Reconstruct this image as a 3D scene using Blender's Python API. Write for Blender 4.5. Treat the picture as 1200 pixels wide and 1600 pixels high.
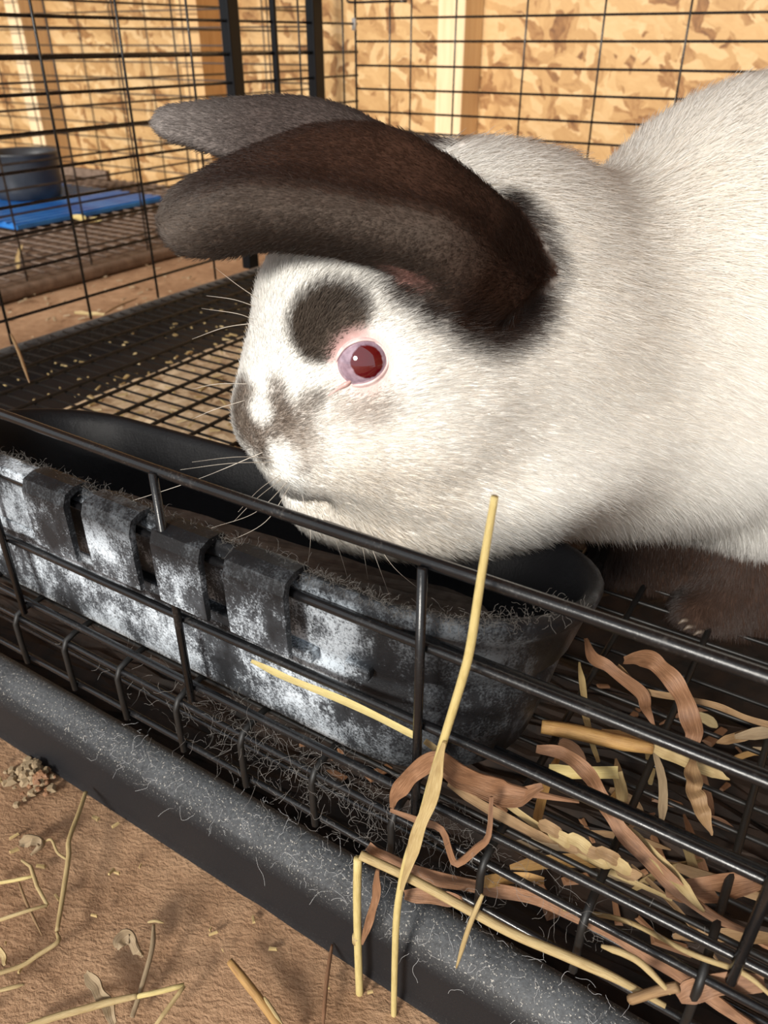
import bpy, bmesh, math, random
import numpy as np
from mathutils import Vector, Matrix
from mathutils.bvhtree import BVHTree

for o in list(bpy.data.objects):
    bpy.data.objects.remove(o)
SC = bpy.context.scene
COL = SC.collection
random.seed(7)
rng = np.random.default_rng(7)

# ------------------------------------------------------------------ camera
F_PX = 1230.0                      # focal length in pixels of the 1200x1600 frame
CH = 0.308                         # camera height above the dirt floor
RX = np.array([0.84574794, 0.53358263, 0.0])          # camera right
RUP = np.array([-0.27370411, 0.43383101, 0.85841523]) # camera up
RBK = np.array([0.45803546, -0.72600291, 0.51295544]) # camera back
FWD = np.array([-0.53358, 0.84575, 0.0])              # level direction the camera faces
ST, CT = 0.51295544, 0.85841523
cam_d = bpy.data.cameras.new('camera')
cam = bpy.data.objects.new('camera', cam_d)
COL.objects.link(cam)
cam.matrix_world = Matrix(((RX[0], RUP[0], RBK[0], 0), (RX[1], RUP[1], RBK[1], 0),
                           (RX[2], RUP[2], RBK[2], CH), (0, 0, 0, 1)))
cam_d.sensor_fit = 'VERTICAL'
cam_d.sensor_height = 36.0
cam_d.lens = 36.0 * F_PX / 1600.0
cam_d.clip_start = 0.01
cam_d.dof.use_dof = True
cam_d.dof.focus_distance = 0.275
cam_d.dof.aperture_fstop = 22.0
SC.camera = cam

# ------------------------------------------------------------------ light
world = bpy.data.worlds.new('sky')
SC.world = world
world.use_nodes = True
bg = world.node_tree.nodes['Background']
bg.inputs[0].default_value = (0.92, 0.96, 1.0, 1)
bg.inputs[1].default_value = 1.05
sun_d = bpy.data.lights.new('sun', 'SUN')
sun_d.energy = 4.4
sun_d.angle = math.radians(14)
sun_d.color = (1.0, 0.95, 0.87)
sun = bpy.data.objects.new('sun', sun_d)
COL.objects.link(sun)
sun.rotation_euler = Vector((0.02, -1.0, 0.46)).to_track_quat('Z', 'Y').to_euler()
SC.view_settings.view_transform = 'Standard'
SC.view_settings.look = 'None'
SC.view_settings.gamma = 1.0
SC.view_settings.use_curve_mapping = False
SC.view_settings.exposure = 0.0
SC.cycles.max_bounces = 12
SC.cycles.diffuse_bounces = 8

# ------------------------------------------------------------------ helpers
def ray(px, py):
    x, y = (px - 600.0) / F_PX, (py - 800.0) / F_PX
    return RX * x - RUP * y - RBK
C0 = np.array([0, 0, CH])
def atz(px, py, z):
    r = ray(px, py); return C0 + r * ((z - CH) / r[2])
def aty(px, py, y):
    r = ray(px, py); return C0 + r * (y / r[1])
def atx(px, py, x):
    r = ray(px, py); return C0 + r * (x / r[0])
def atp(px, py, p):
    r = ray(px, py); return C0 + r * (p / (r @ FWD))

def mesh_of(name, verts, faces, mat=None, smooth=False):
    me = bpy.data.meshes.new(name)
    me.from_pydata([tuple(v) for v in verts], [], faces)
    if mat: me.materials.append(mat)
    if smooth:
        me.polygons.foreach_set('use_smooth', [True] * len(me.polygons))
    me.update()
    return me
def fibre(me, n_around, n_along, step):
    a = me.attributes.new('fibre', 'FLOAT_VECTOR', 'POINT'); sd = random.uniform(0, 50)
    vals = []
    for i in range(n_along):
        for k in range(n_around): vals += [abs(k / n_around - .5) * 6 + sd, i * step, sd]
    a.data.foreach_set('vector', vals)
def link(name, me, parent=None, loc=None):
    o = bpy.data.objects.new(name, me)
    COL.objects.link(o)
    if parent:
        o.parent = parent
        o.matrix_parent_inverse = Matrix.Translation(-root_loc(parent))
    if loc is not None:
        o.location = loc
    return o
def root_loc(o):
    v = Vector(o.location)
    while o.parent:
        v = Vector(o.get('_base', v)); break
    return v
def tag(o, label=None, cat=None, group=None, kind=None):
    if label: o['label'] = label
    if cat: o['category'] = cat
    if group: o['group'] = group
    if kind: o['kind'] = kind
    return o
def empty(name, loc=(0, 0, 0), parent=None):
    o = bpy.data.objects.new(name, None)
    COL.objects.link(o)
    o.empty_display_size = 0.02
    if parent:
        o.parent = parent
        o.matrix_parent_inverse = Matrix.Translation(-Vector(parent.location))
    o.location = loc
    return o
# every root and panel Empty is kept at the world origin offset through parent inverse,
# so meshes can be written in world coordinates

def frames(pts):
    pts = [np.array(p, float) for p in pts]
    n = len(pts); T = []
    for i in range(n):
        a = pts[max(i - 1, 0)]; b = pts[min(i + 1, n - 1)]
        t = b - a; T.append(t / (np.linalg.norm(t) + 1e-12))
    up = np.array([0, 0, 1.0])
    if abs(T[0] @ up) > 0.9: up = np.array([1.0, 0, 0])
    N = []; prev = up
    for t in T:
        nn = prev - t * (prev @ t)
        if np.linalg.norm(nn) < 1e-6:
            nn = np.cross(t, [0.3, 0.9, 0.2])
        nn = nn / np.linalg.norm(nn); N.append(nn); prev = nn
    return pts, T, N
def tube(pts, r, sides=8, cap=True):
    pts, T, N = frames(pts)
    rs = r if hasattr(r, '__len__') else [r] * len(pts)
    V = []; Fc = []
    for p, t, n, rr in zip(pts, T, N, rs):
        b = np.cross(t, n)
        for k in range(sides):
            a = 2 * math.pi * k / sides
            V.append(p + (n * math.cos(a) + b * math.sin(a)) * rr)
    for i in range(len(pts) - 1):
        for k in range(sides):
            k2 = (k + 1) % sides
            Fc.append((i * sides + k, i * sides + k2, (i + 1) * sides + k2, (i + 1) * sides + k))
    if cap:
        Fc.append(tuple(range(sides - 1, -1, -1)))
        m = (len(pts) - 1) * sides
        Fc.append(tuple(range(m, m + sides)))
    return V, Fc
def catmull(pts, n=6):
    P = [np.array(p, float) for p in pts]
    if len(P) < 3:
        return [P[0] + (P[-1] - P[0]) * i / n for i in range(n + 1)]
    P = [2 * P[0] - P[1]] + P + [2 * P[-1] - P[-2]]
    out = []
    for i in range(1, len(P) - 2):
        for k in range(n):
            t = k / n
            out.append(0.5 * (2 * P[i] + (P[i + 1] - P[i - 1]) * t + (2 * P[i - 1] - 5 * P[i] + 4 * P[i + 1] - P[i + 2]) * t * t
                              + (3 * P[i] - P[i - 1] - 3 * P[i + 1] + P[i + 2]) * t ** 3))
    out.append(P[-2]); return out
def box(x0, x1, y0, y1, z0, z1):
    V = [(x, y, z) for z in (z0, z1) for y in (y0, y1) for x in (x0, x1)]
    return V, [(0, 2, 3, 1), (4, 5, 7, 6), (0, 1, 5, 4), (2, 6, 7, 3), (0, 4, 6, 2), (1, 3, 7, 5)]
def join(*parts):
    V = []; Fc = []
    for v, f in parts:
        o = len(V); V += list(v); Fc += [tuple(i + o for i in q) for q in f]
    return V, Fc

# ------------------------------------------------------------------ materials
def material(name):
    m = bpy.data.materials.new(name); m.use_nodes = True
    nt = m.node_tree
    return m, nt, nt.nodes['Principled BSDF']
def N(nt, kind, **kw):
    n = nt.nodes.new(kind)
    for k, v in kw.items():
        if k in n.inputs: n.inputs[k].default_value = v
        else: setattr(n, k, v)
    return n
def ramp(nt, fac, stops):
    r = nt.nodes.new('ShaderNodeValToRGB')
    el = r.color_ramp.elements
    while len(el) < len(stops): el.new(0.5)
    for e, (p, c) in zip(el, stops):
        e.position = p; e.color = (*c, 1) if len(c) == 3 else c
    nt.links.new(fac, r.inputs[0])
    return r.outputs[0]
def mixc(nt, fac, a, b):
    m = nt.nodes.new('ShaderNodeMix'); m.data_type = 'RGBA'
    for s, i in ((fac, 0), (a, 6), (b, 7)):
        if hasattr(s, 'links'): nt.links.new(s, m.inputs[i])
        else: m.inputs[i].default_value = s if i == 0 else (*s, 1)
    return m.outputs[2]
def mth(nt, op, a, b=0.5):
    m = nt.nodes.new('ShaderNodeMath'); m.operation = op
    for s, i in ((a, 0), (b, 1)):
        if hasattr(s, 'links'): nt.links.new(s, m.inputs[i])
        else: m.inputs[i].default_value = s
    return m.outputs[0]
def coords(nt, scale=(1, 1, 1), rot=(0, 0, 0), kind='Object'):
    tc = nt.nodes.new('ShaderNodeTexCoord'); mp = nt.nodes.new('ShaderNodeMapping')
    mp.inputs['Scale'].default_value = scale; mp.inputs['Rotation'].default_value = rot
    nt.links.new(tc.outputs[kind], mp.inputs[0]); return mp.outputs[0]
def noise(nt, vec, scale, detail=4, rough=0.55):
    n = N(nt, 'ShaderNodeTexNoise', Scale=scale, Detail=detail, Roughness=rough)
    nt.links.new(vec, n.inputs['Vector']); return n.outputs[0]
def bump(nt, b, h, strength, dist=0.001):
    n = N(nt, 'ShaderNodeBump', Strength=strength, Distance=dist)
    nt.links.new(h, n.inputs['Height']); nt.links.new(n.outputs[0], b.inputs['Normal'])

def mat_wire(name='black_wire', base=(0.007, 0.007, 0.0078), dust=(0.05, 0.046, 0.043), amount=0.64, rough=0.19):
    m, nt, b = material(name)
    v = coords(nt)
    n1 = noise(nt, v, 900, 5, 0.7)
    n2 = noise(nt, v, 90, 3)
    f = mth(nt, 'MULTIPLY', n1, mth(nt, 'ADD', n2, 0.5))
    c = ramp(nt, f, [(amount - 0.04, base), (amount + 0.16, dust)])
    nt.links.new(c, b.inputs['Base Color'])
    nt.links.new(ramp(nt, n2, [(0.35, (rough,) * 3), (0.7, (rough + 0.16,) * 3)]), b.inputs['Roughness'])
    b.inputs['Specular IOR Level'].default_value = 0.45
    bump(nt, b, n1, 0.15, 0.0004)
    return m
M_WIRE = mat_wire()
M_WIRE_FAR = mat_wire('brown_wire', (0.028, 0.022, 0.018), (0.16, 0.12, 0.09), 0.6, 0.4)
M_MESH = mat_wire('floor_wire', (0.007, 0.0065, 0.006), (0.10, 0.085, 0.065), 0.70, 0.42)
def mat_post():
    m, nt, b = material('post_metal')
    b.inputs['Base Color'].default_value = (0.005, 0.006, 0.008, 1); b.inputs['Roughness'].default_value = 0.3; b.inputs['Specular IOR Level'].default_value = 0.25
    return m
M_POST = mat_post()

def mat_trough():
    m, nt, b = material('scuffed_black_plastic')
    v = coords(nt); vs = coords(nt, (1, 1, 0.7))
    lowf = noise(nt, vs, 42, 3, 0.6); mid = noise(nt, vs, 210, 5, 0.7); fine = noise(nt, v, 1100, 5, 0.75)
    at = nt.nodes.new('ShaderNodeAttribute'); at.attribute_name = 'worn'
    w = at.outputs['Fac']
    haze = mth(nt, 'MULTIPLY', ramp(nt, lowf, [(.34, (.12,) * 3), (.62, (1, 1, 1))]), w)
    c1 = mixc(nt, haze, (0.0075, 0.0075, 0.0085), (0.105, 0.118, 0.135))
    patch = mth(nt, 'ADD', mth(nt, 'MULTIPLY', lowf, 1.1), mth(nt, 'ADD', mth(nt, 'MULTIPLY', mid, .7), mth(nt, 'MULTIPLY', fine, .9)))
    frost = mth(nt, 'MULTIPLY', ramp(nt, mth(nt, 'SUBTRACT', patch, .9), [(.40, (0, 0, 0)), (.66, (1, 1, 1))]), w)
    c2 = mixc(nt, frost, c1, (0.62, 0.69, 0.76))
    dk = ramp(nt, fine, [(.36, (1, 1, 1)), (.44, (0, 0, 0))])
    c3 = mixc(nt, mth(nt, 'MULTIPLY', dk, .75), c2, (0.008, 0.008, 0.009))
    nt.links.new(c3, b.inputs['Base Color'])
    b.inputs['Roughness'].default_value = 0.42; b.inputs['Specular IOR Level'].default_value = 0.16
    bump(nt, b, mth(nt, 'ADD', mid, mth(nt, 'MULTIPLY', fine, 0.6)), 0.4, 0.0008)
    return m
M_TROUGH = mat_trough()
def mat_tray():
    m, nt, b = material('dusty_tray_plastic')
    v = coords(nt)
    a = noise(nt, v, 26, 3); c = noise(nt, v, 700, 5, 0.75); d = noise(nt, v, 1300, 2, 0.6)
    at = nt.nodes.new('ShaderNodeAttribute'); at.attribute_name = 'worn'
    f = mth(nt, 'MULTIPLY', mth(nt, 'ADD', mth(nt, 'MULTIPLY', a, 0.7), c), at.outputs['Fac'])
    base = mixc(nt, ramp(nt, f, [(0.55, (0, 0, 0)), (1.0, (1, 1, 1))]), (0.009, 0.009, 0.0105), (0.085, 0.09, 0.096))
    sp = mth(nt, 'MULTIPLY', ramp(nt, d, [(0.62, (0, 0, 0)), (0.70, (1, 1, 1))]), at.outputs['Fac'])
    col = mixc(nt, sp, base, (0.46, 0.43, 0.38))
    nt.links.new(col, b.inputs['Base Color'])
    b.inputs['Roughness'].default_value = 0.5; b.inputs['Specular IOR Level'].default_value = 0.3
    bump(nt, b, c, 0.3, 0.0006)
    return m
M_TRAY = mat_tray()

def mat_dirt():
    m, nt, b = material('packed_dirt')
    v = coords(nt)
    a = noise(nt, v, 9, 5, 0.6); c = noise(nt, v, 75, 6, 0.65); g = noise(nt, v, 800, 3, 0.6)
    f = mth(nt, 'ADD', mth(nt, 'MULTIPLY', a, 0.6), mth(nt, 'MULTIPLY', c, 0.4))
    col = ramp(nt, f, [(0.3, (0.17, 0.09, 0.045)), (0.45, (0.30, 0.172, 0.092)), (0.58, (0.42, 0.258, 0.148)), (0.72, (0.52, 0.345, 0.212))])
    sp = ramp(nt, g, [(0.68, (0, 0, 0)), (0.74, (1, 1, 1))])
    col = mixc(nt, mth(nt, 'MULTIPLY', sp, 0.4), col, (0.58, 0.44, 0.30))
    nt.links.new(col, b.inputs['Base Color'])
    b.inputs['Roughness'].default_value = 0.8
    wv = N(nt, 'ShaderNodeTexWave', Scale=95.0, Distortion=9.0, Detail=3.0)
    nt.links.new(coords(nt, (1, 1.2, 1), (0, 0, 1.05)), wv.inputs['Vector'])
    wv.inputs['Detail Scale'].default_value = 2.4
    h = mth(nt, 'ADD', mth(nt, 'MULTIPLY', c, 2.2), mth(nt, 'ADD', mth(nt, 'MULTIPLY', wv.outputs[1], 0.12), mth(nt, 'MULTIPLY', g, 0.35)))
    bump(nt, b, h, 0.5, 0.002)
    return m
M_DIRT = mat_dirt()

def mat_osb():
    m, nt, b = material('strand_board')
    tc = nt.nodes.new('ShaderNodeTexCoord')
    nz = N(nt, 'ShaderNodeTexNoise', Scale=34.0, Detail=5.0)
    nt.links.new(tc.outputs['Object'], nz.inputs['Vector'])
    add = nt.nodes.new('ShaderNodeVectorMath'); add.operation = 'MULTIPLY_ADD'
    nt.links.new(nz.outputs['Color'], add.inputs[0]); add.inputs[1].default_value = (0.035, 0.0, 0.035)
    nt.links.new(tc.outputs['Object'], add.inputs[2])
    col = None; hgt = None
    layers = [((16, 1, 60), 0.5, 0.0), ((60, 1, 17), 1.1, 3.1), ((22, 1, 52), 2.2, 7.7), ((18, 1, 66), -0.35, 11.3), ((20, 1, 70), 1.5, 17.3), ((19, 1, 58), 2.75, 5.1)]
    for i, (sc, rot, off) in enumerate(layers):
        mp = nt.nodes.new('ShaderNodeMapping')
        mp.inputs['Rotation'].default_value = (0, rot, 0); mp.inputs['Scale'].default_value = sc
        mp.inputs['Location'].default_value = (off, off * .3, off * 1.7)
        rt = nt.nodes.new('ShaderNodeVectorRotate'); rt.rotation_type = 'Y_AXIS'; rt.inputs['Angle'].default_value = rot
        nt.links.new(add.outputs[0], rt.inputs['Vector'])
        mp.inputs['Rotation'].default_value = (0, 0, 0)
        nt.links.new(rt.outputs[0], mp.inputs[0])
        vo = N(nt, 'ShaderNodeTexVoronoi', Scale=1.0, voronoi_dimensions='2D')
        sep = nt.nodes.new('ShaderNodeSeparateXYZ'); cmb = nt.nodes.new('ShaderNodeCombineXYZ')
        nt.links.new(mp.outputs[0], sep.inputs[0]); nt.links.new(sep.outputs[0], cmb.inputs[0]); nt.links.new(sep.outputs[2], cmb.inputs[1])
        nt.links.new(cmb.outputs[0], vo.inputs['Vector'])
        sp = nt.nodes.new('ShaderNodeSeparateColor'); nt.links.new(vo.outputs['Color'], sp.inputs[0])
        # grain inside each strand runs along it
        gn = N(nt, 'ShaderNodeTexNoise', Scale=3.0, Detail=4.0); nt.links.new(mp.outputs[0], gn.inputs['Vector'])
        tone = mth(nt, 'ADD', mth(nt, 'MULTIPLY', sp.outputs[0], .75), mth(nt, 'MULTIPLY', mth(nt, 'SUBTRACT', gn.outputs[0], .35), .5))
        c = ramp(nt, tone, [(0.0, (0.15, 0.062, 0.02)), (0.12, (0.30, 0.145, 0.048)), (0.27, (0.47, 0.275, 0.108)), (0.55, (0.56, 0.35, 0.15)), (0.9, (0.68, 0.475, 0.245))])
        if col is None: col, hgt = c, sp.outputs[1]
        else:
            mask = mth(nt, 'GREATER_THAN', sp.outputs[2], 0.62)
            col = mixc(nt, mask, col, c)
    nt.links.new(col, b.inputs['Base Color'])
    b.inputs['Roughness'].default_value = 0.6
    bump(nt, b, hgt, 0.25, 0.001)
    return m
M_OSB = mat_osb()
def mat_simple(name, c1, c2, scale=40, rough=0.6, stretch=(1, 1, 1), bs=0.2, sss=0.0):
    m, nt, b = material(name)
    n = noise(nt, coords(nt, stretch), scale, 5, 0.6)
    nt.links.new(ramp(nt, n, [(0.32, c1), (0.68, c2)]), b.inputs['Base Color'])
    b.inputs['Roughness'].default_value = rough
    if bs: bump(nt, b, n, bs, 0.0006)
    return m
M_STUD = mat_simple('pine_stud', (0.74, 0.53, 0.30), (0.84, 0.66, 0.42), 12, 0.6, (12, 12, 0.8), 0.1)
M_STUD_TAN = mat_simple('tan_stud', (0.56, 0.33, 0.14), (0.70, 0.46, 0.22), 12, 0.6, (12, 12, 0.8), 0.1)
def mat_fibre(name, c1, c2, c3, rough=.55):
    m, nt, b = material(name)
    at = nt.nodes.new('ShaderNodeAttribute'); at.attribute_name = 'fibre'
    mp = nt.nodes.new('ShaderNodeMapping'); mp.inputs['Scale'].default_value = (4.0, 60.0, 1.0); nt.links.new(at.outputs['Vector'], mp.inputs[0])
    f = noise(nt, mp.outputs[0], 2.4, 6, .65)
    mp2 = nt.nodes.new('ShaderNodeMapping'); mp2.inputs['Scale'].default_value = (.6, 90.0, 1.0); nt.links.new(at.outputs['Vector'], mp2.inputs[0])
    g_ = noise(nt, mp2.outputs[0], 1.5, 3, .5)
    c = ramp(nt, f, [(.15, c1), (.5, c2), (.85, c3)])
    c = mixc(nt, ramp(nt, g_, [(.5, (0, 0, 0)), (.75, (.6, .6, .6))]), c, c1)
    nt.links.new(c, b.inputs['Base Color']); b.inputs['Roughness'].default_value = rough
    bump(nt, b, f, .6, .0005)
    return m
M_STRAW_Y = mat_fibre('straw_yellow', (0.42, 0.31, 0.10), (0.60, 0.48, 0.20), (0.72, 0.62, 0.32), .45)
M_STRAW_P = mat_fibre('straw_pale', (0.26, 0.165, 0.065), (0.44, 0.325, 0.15), (0.62, 0.51, 0.29), .5)
M_STRAW_G = mat_fibre('straw_gold', (0.22, 0.10, 0.03), (0.42, 0.24, 0.08), (0.58, 0.38, 0.15), .45)
M_LEAF_B = mat_fibre('dry_leaf_brown', (0.095, 0.042, 0.02), (0.24, 0.12, 0.06), (0.43, 0.25, 0.145))
M_LEAF_T = mat_fibre('dry_leaf_tan', (0.14, 0.075, 0.032), (0.27, 0.165, 0.078), (0.42, 0.28, 0.145))
M_LEAF_GR = mat_fibre('dry_leaf_grey', (0.16, 0.11, 0.065), (0.30, 0.22, 0.13), (0.44, 0.34, 0.22), .65)
M_LITTER = mat_simple('litter_sand', (0.40, 0.27, 0.15), (0.78, 0.62, 0.42), 90, 0.85, (1, 1, 1), 0.9)
M_LITTER_SHADE = mat_simple('litter_shade', (0.006, 0.0035, 0.002), (0.032, 0.016, 0.008), 70, 0.85, (1, 1, 1), 0.9)  # litter colour darkened to stand for the shade over it
M_BLUE = mat_simple('blue_plastic', (0.015, 0.13, 0.46), (0.05, 0.26, 0.66), 22, 0.35, (1, 1, 1), 0.1)
M_BOWL = mat_simple('dark_bowl', (0.022, 0.025, 0.03), (0.045, 0.048, 0.055), 30, 0.4, (1, 1, 1), 0.05)
M_BROWN = mat_simple('brown_tray', (0.10, 0.065, 0.045), (0.22, 0.155, 0.115), 60, 0.6, (1, 1, 1), 0.4)
M_FEED = mat_simple('feed_dust', (0.075, 0.055, 0.042), (0.17, 0.13, 0.10), 150, 0.75, (1, 1, 1), 0.6)

# ------------------------------------------------------------------ the setting
WALL_Y = 1.46
def ground():
    nx, ny = 170, 150
    xs = np.linspace(-3.2, 1.6, nx); ys = np.linspace(-0.9, WALL_Y + 0.02, ny)
    xs = np.sign(np.linspace(-1.45, 1, nx)) * np.abs(np.linspace(-1.45, 1, nx)) ** 1.6 * 1.55
    V = []
    for y in ys:
        for x in xs:
            near = max(0.0, 1 - math.hypot(x + 0.25, y - 0.1) / 0.7)
            z = 0.0016 * math.sin(31 * x + 17 * y) * math.sin(23 * y - 9 * x) + 0.0012 * math.sin(77 * x - 41 * y)
            V.append((x, y, z * near - 0.0015))
    Fc = [(j * nx + i, j * nx + i + 1, (j + 1) * nx + i + 1, (j + 1) * nx + i) for j in range(ny - 1) for i in range(nx - 1)]
    b0 = len(V)      # unseen yard beyond the open front, added to bounce sunlight back in
    for y in (-6.0, -0.9):
        for x in (-6.0, 6.0): V.append((x, y, -0.0015))
    Fc.append((b0, b0 + 1, b0 + 3, b0 + 2))
    o = link('floor', mesh_of('floor', V, Fc, M_DIRT, True))
    tag(o, 'packed brown dirt floor littered with bits of straw', kind='structure')
ground()
o = link('wall_back', mesh_of('wall_back', *box(-3.2, 1.8, WALL_Y, WALL_Y + 0.012, -0.02, 1.5), M_OSB))
tag(o, 'golden strand board wall behind the cages', kind='structure')
for i, (px, w, m) in enumerate([(702, 0.052, M_STUD), (300, 0.060, M_STUD_TAN), (38, 0.05, M_STUD), (1500, .05, M_STUD)]):
    x = aty(px, 110, WALL_Y - 0.07)[0]
    V, Fc = box(x - w / 2, x + w / 2, WALL_Y - 0.07, WALL_Y - 0.0005, 0, 1.5)
    o = link('trim_%d' % (i + 1), mesh_of('stud', V, Fc, m))
    bv = o.modifiers.new('b', 'BEVEL'); bv.width = 0.002; bv.segments = 2
    tag(o, 'upright pine stud on the strand board wall', kind='structure')

o = link('unseen_roof', mesh_of('unseen_roof', *box(-3.2, 1.8, -0.25, WALL_Y, 1.5, 1.52), M_OSB))  # unseen roof, added to cut overhead sky and keep the light frontal
tag(o, 'unseen strand board shed roof added to block overhead sky light', kind='structure')
o = link('wall_left', mesh_of('wall_left', *box(-3.212, -3.2, -0.25, WALL_Y, -0.02, 1.5), M_OSB))
tag(o, 'strand board side wall beyond the far cage', kind='structure')
o = link('unseen_wall_right', mesh_of('unseen_wall_right', *box(1.8, 1.812, -0.25, WALL_Y, -0.02, 1.5), M_OSB))  # unseen wall, added along with the roof to darken the interior
tag(o, 'unseen strand board side wall added with the roof to darken the shed', kind='structure')

# ------------------------------------------------------------------ tray under the cage
def worn(me, fn):
    a = me.attributes.new('worn', 'FLOAT', 'POINT')
    a.data.foreach_set('value', [fn(v.co) for v in me.vertices])
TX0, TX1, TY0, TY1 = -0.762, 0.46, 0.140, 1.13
def tray():
    prof = [(-0.0015, 0.0), (0.0, 0.004), (0.0, 0.024), (0.0012, 0.0278), (0.004, 0.0315), (0.008, 0.0348), (0.012, 0.0368), (0.0155, 0.0372), (0.019, 0.0355), (0.0215, 0.031), (0.024, 0.008), (0.03, 0.004)]
    cr = 0.03; V = []; ring = []
    def outline(off):
        pts = []
        x0, x1, y0, y1 = TX0 + off, TX1 - off, TY0 + off, TY1 - off
        r = max(cr - off, 0.004)
        for cx, cy, a0 in ((x1 - r, y0 + r, -90), (x1 - r, y1 - r, 0), (x0 + r, y1 - r, 90), (x0 + r, y0 + r, 180)):
            for k in range(7):
                a = math.radians(a0 + 15 * k); pts.append((cx + r * math.cos(a), cy + r * math.sin(a)))
        # straight runs get extra points so the scuffs can vary along them
        out = []
        for i, p in enumerate(pts):
            q = pts[(i + 1) % len(pts)]
            d = math.hypot(q[0] - p[0], q[1] - p[1]); k = max(1, int(d / 0.05)) if d > 0.1 else 1
            if d > 0.1: k = 16
            for j in range(k): out.append((p[0] + (q[0] - p[0]) * j / k, p[1] + (q[1] - p[1]) * j / k))
        return out
    for off, z in prof:
        for x, y in outline(off): V.append((x, y, z))
    n = len(V) // len(prof); Fc = []
    for i in range(len(prof) - 1):
        for k in range(n):
            k2 = (k + 1) % n
            Fc.append((i * n + k, i * n + k2, (i + 1) * n + k2, (i + 1) * n + k))
    Fc.append(tuple(range((len(prof) - 1) * n, len(prof) * n)))
    me = mesh_of('tray', V, Fc, M_TRAY, True)
    worn(me, lambda c: min(1, max(0.0, (c.z - 0.0265) / 0.006)) if c.z > 0.02 else 0.04)
    o = link('litter_tray', me)
    tag(o, 'long black plastic litter tray with dusty rounded rim on the dirt floor', 'tray')
    return o
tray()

# litter: a pale sandy heap in the tray behind, litter painted dark as shade in front and beneath the rabbit
def litter(name, x0, x1, y0, y1, hgt, mat, label, seed):
    r = random.Random(seed)
    nx, ny = 70, 60; V = []
    for j in range(ny):
        for i in range(nx):
            u, v = i / (nx - 1), j / (ny - 1)
            e = min(1, min(u, 1 - u) * 12) * min(1, min(v, 1 - v) * 12)
            x, y = x0 + (x1 - x0) * u, y0 + (y1 - y0) * v
            z = 0.0045 + e * (hgt + 0.003 * math.sin(41 * x) * math.sin(37 * y + 1) + r.uniform(-0.0022, 0.0022))
            V.append((x + r.uniform(-.002, .002), y + r.uniform(-.002, .002), z))
    Fc = [(j * nx + i, j * nx + i + 1, (j + 1) * nx + i + 1, (j + 1) * nx + i) for j in range(ny - 1) for i in range(nx - 1)]
    o = link(name, mesh_of(name, V, Fc, mat))
    tag(o, label, 'litter', kind='stuff')
litter('sandy_litter', -0.635, -0.17, 0.35, 1.06, 0.014, M_LITTER, 'pale sandy litter heaped in the tray beneath the wire floor', 3)
litter('shaded_litter', -0.735, 0.42, 0.170, 0.345, 0.010, M_LITTER_SHADE, 'litter darkened in colour for shade along the front of the tray', 4)
litter('shaded_litter', -0.165, 0.42, 0.35, 1.06, 0.010, M_LITTER_SHADE, 'tray litter darkened in colour for the shade beneath the rabbit', 5)

def chips(name, n, x0, x1, y0, y1, z, mat, label, smin, smax, seed):
    r = random.Random(seed); V = []; Fc = []
    for _ in range(n):
        x, y = r.uniform(x0, x1), r.uniform(y0, y1); s = r.uniform(smin, smax); w = s * r.uniform(0.2, 0.5); a = r.uniform(0, 6.3)
        ca, sa = math.cos(a), math.sin(a); zz = z + r.uniform(0, 0.004); t = r.uniform(-.3, .3); o = len(V)
        for (p, q, h) in ((-s, -w, 0), (s, -w * .6, 0), (s, w * .7, 0), (-s, w, 0), (-s * .8, -w * .6, .0012), (s * .9, -w * .4, .0012), (s * .8, w * .5, .0012), (-s * .9, w * .6, .0012)):
            V.append((x + p * ca - q * sa, y + p * sa + q * ca, zz + h + p * t))
        Fc += [tuple(o + i for i in f) for f in ((0, 3, 2, 1), (4, 5, 6, 7), (0, 1, 5, 4), (1, 2, 6, 5), (2, 3, 7, 6), (3, 0, 4, 7))]
    ob = link(name, mesh_of(name, V, Fc, mat))
    tag(ob, label, 'crumbs', kind='stuff')
chips('pellet_crumbs', 900, -0.62, -0.25, 0.36, 0.95, 0.0175, M_STRAW_P, 'pale crumbs and pellets scattered over the sandy litter', 0.002, 0.006, 11)
chips('hay_crumbs', 150, -0.20, 0.30, 0.19, 0.34, 0.013, M_LEAF_B, 'broken hay crumbs on the dark litter in the tray', 0.002, 0.008, 12)
chips('hay_crumbs', 120, -0.745, -0.65, 0.3, 0.95, 0.006, M_STRAW_P, 'pale crumbs on the bare black edge of the tray', 0.001, 0.003, 13)
chips('dirt_crumbs', 420, -0.75, 0.05, -0.12, 0.135, 0.0002, M_STRAW_P, 'tiny pale crumbs strewn over the dirt in front of the tray', 0.0006, 0.0022, 14)
chips('dirt_crumbs', 260, -1.05, -0.77, 0.3, 1.3, 0.0002, M_LEAF_GR, 'small dry crumbs on the dirt between the two cages', 0.001, 0.005, 15)

# ------------------------------------------------------------------ the cage
cage = empty('wire_cage', (0, 0, 0))
tag(cage, 'black wire rabbit cage with wire mesh floor, holding the rabbit', 'cage')
FY = 0.152
CX0, CX1, BY = -0.612, 0.44, 0.910
QS = .818          # the side and back panels have a finer wire pitch than the front
def zq(z): return CH + (z - CH) * QS
def wire(parent, pts, r, mat=M_WIRE, sides=8, name='wire'):
    V, Fc = tube(pts, r, sides)
    return link(name, mesh_of(name, V, Fc, mat, True), parent)
front = empty('front_panel', parent=cage)
R1 = 0.0016
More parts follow.
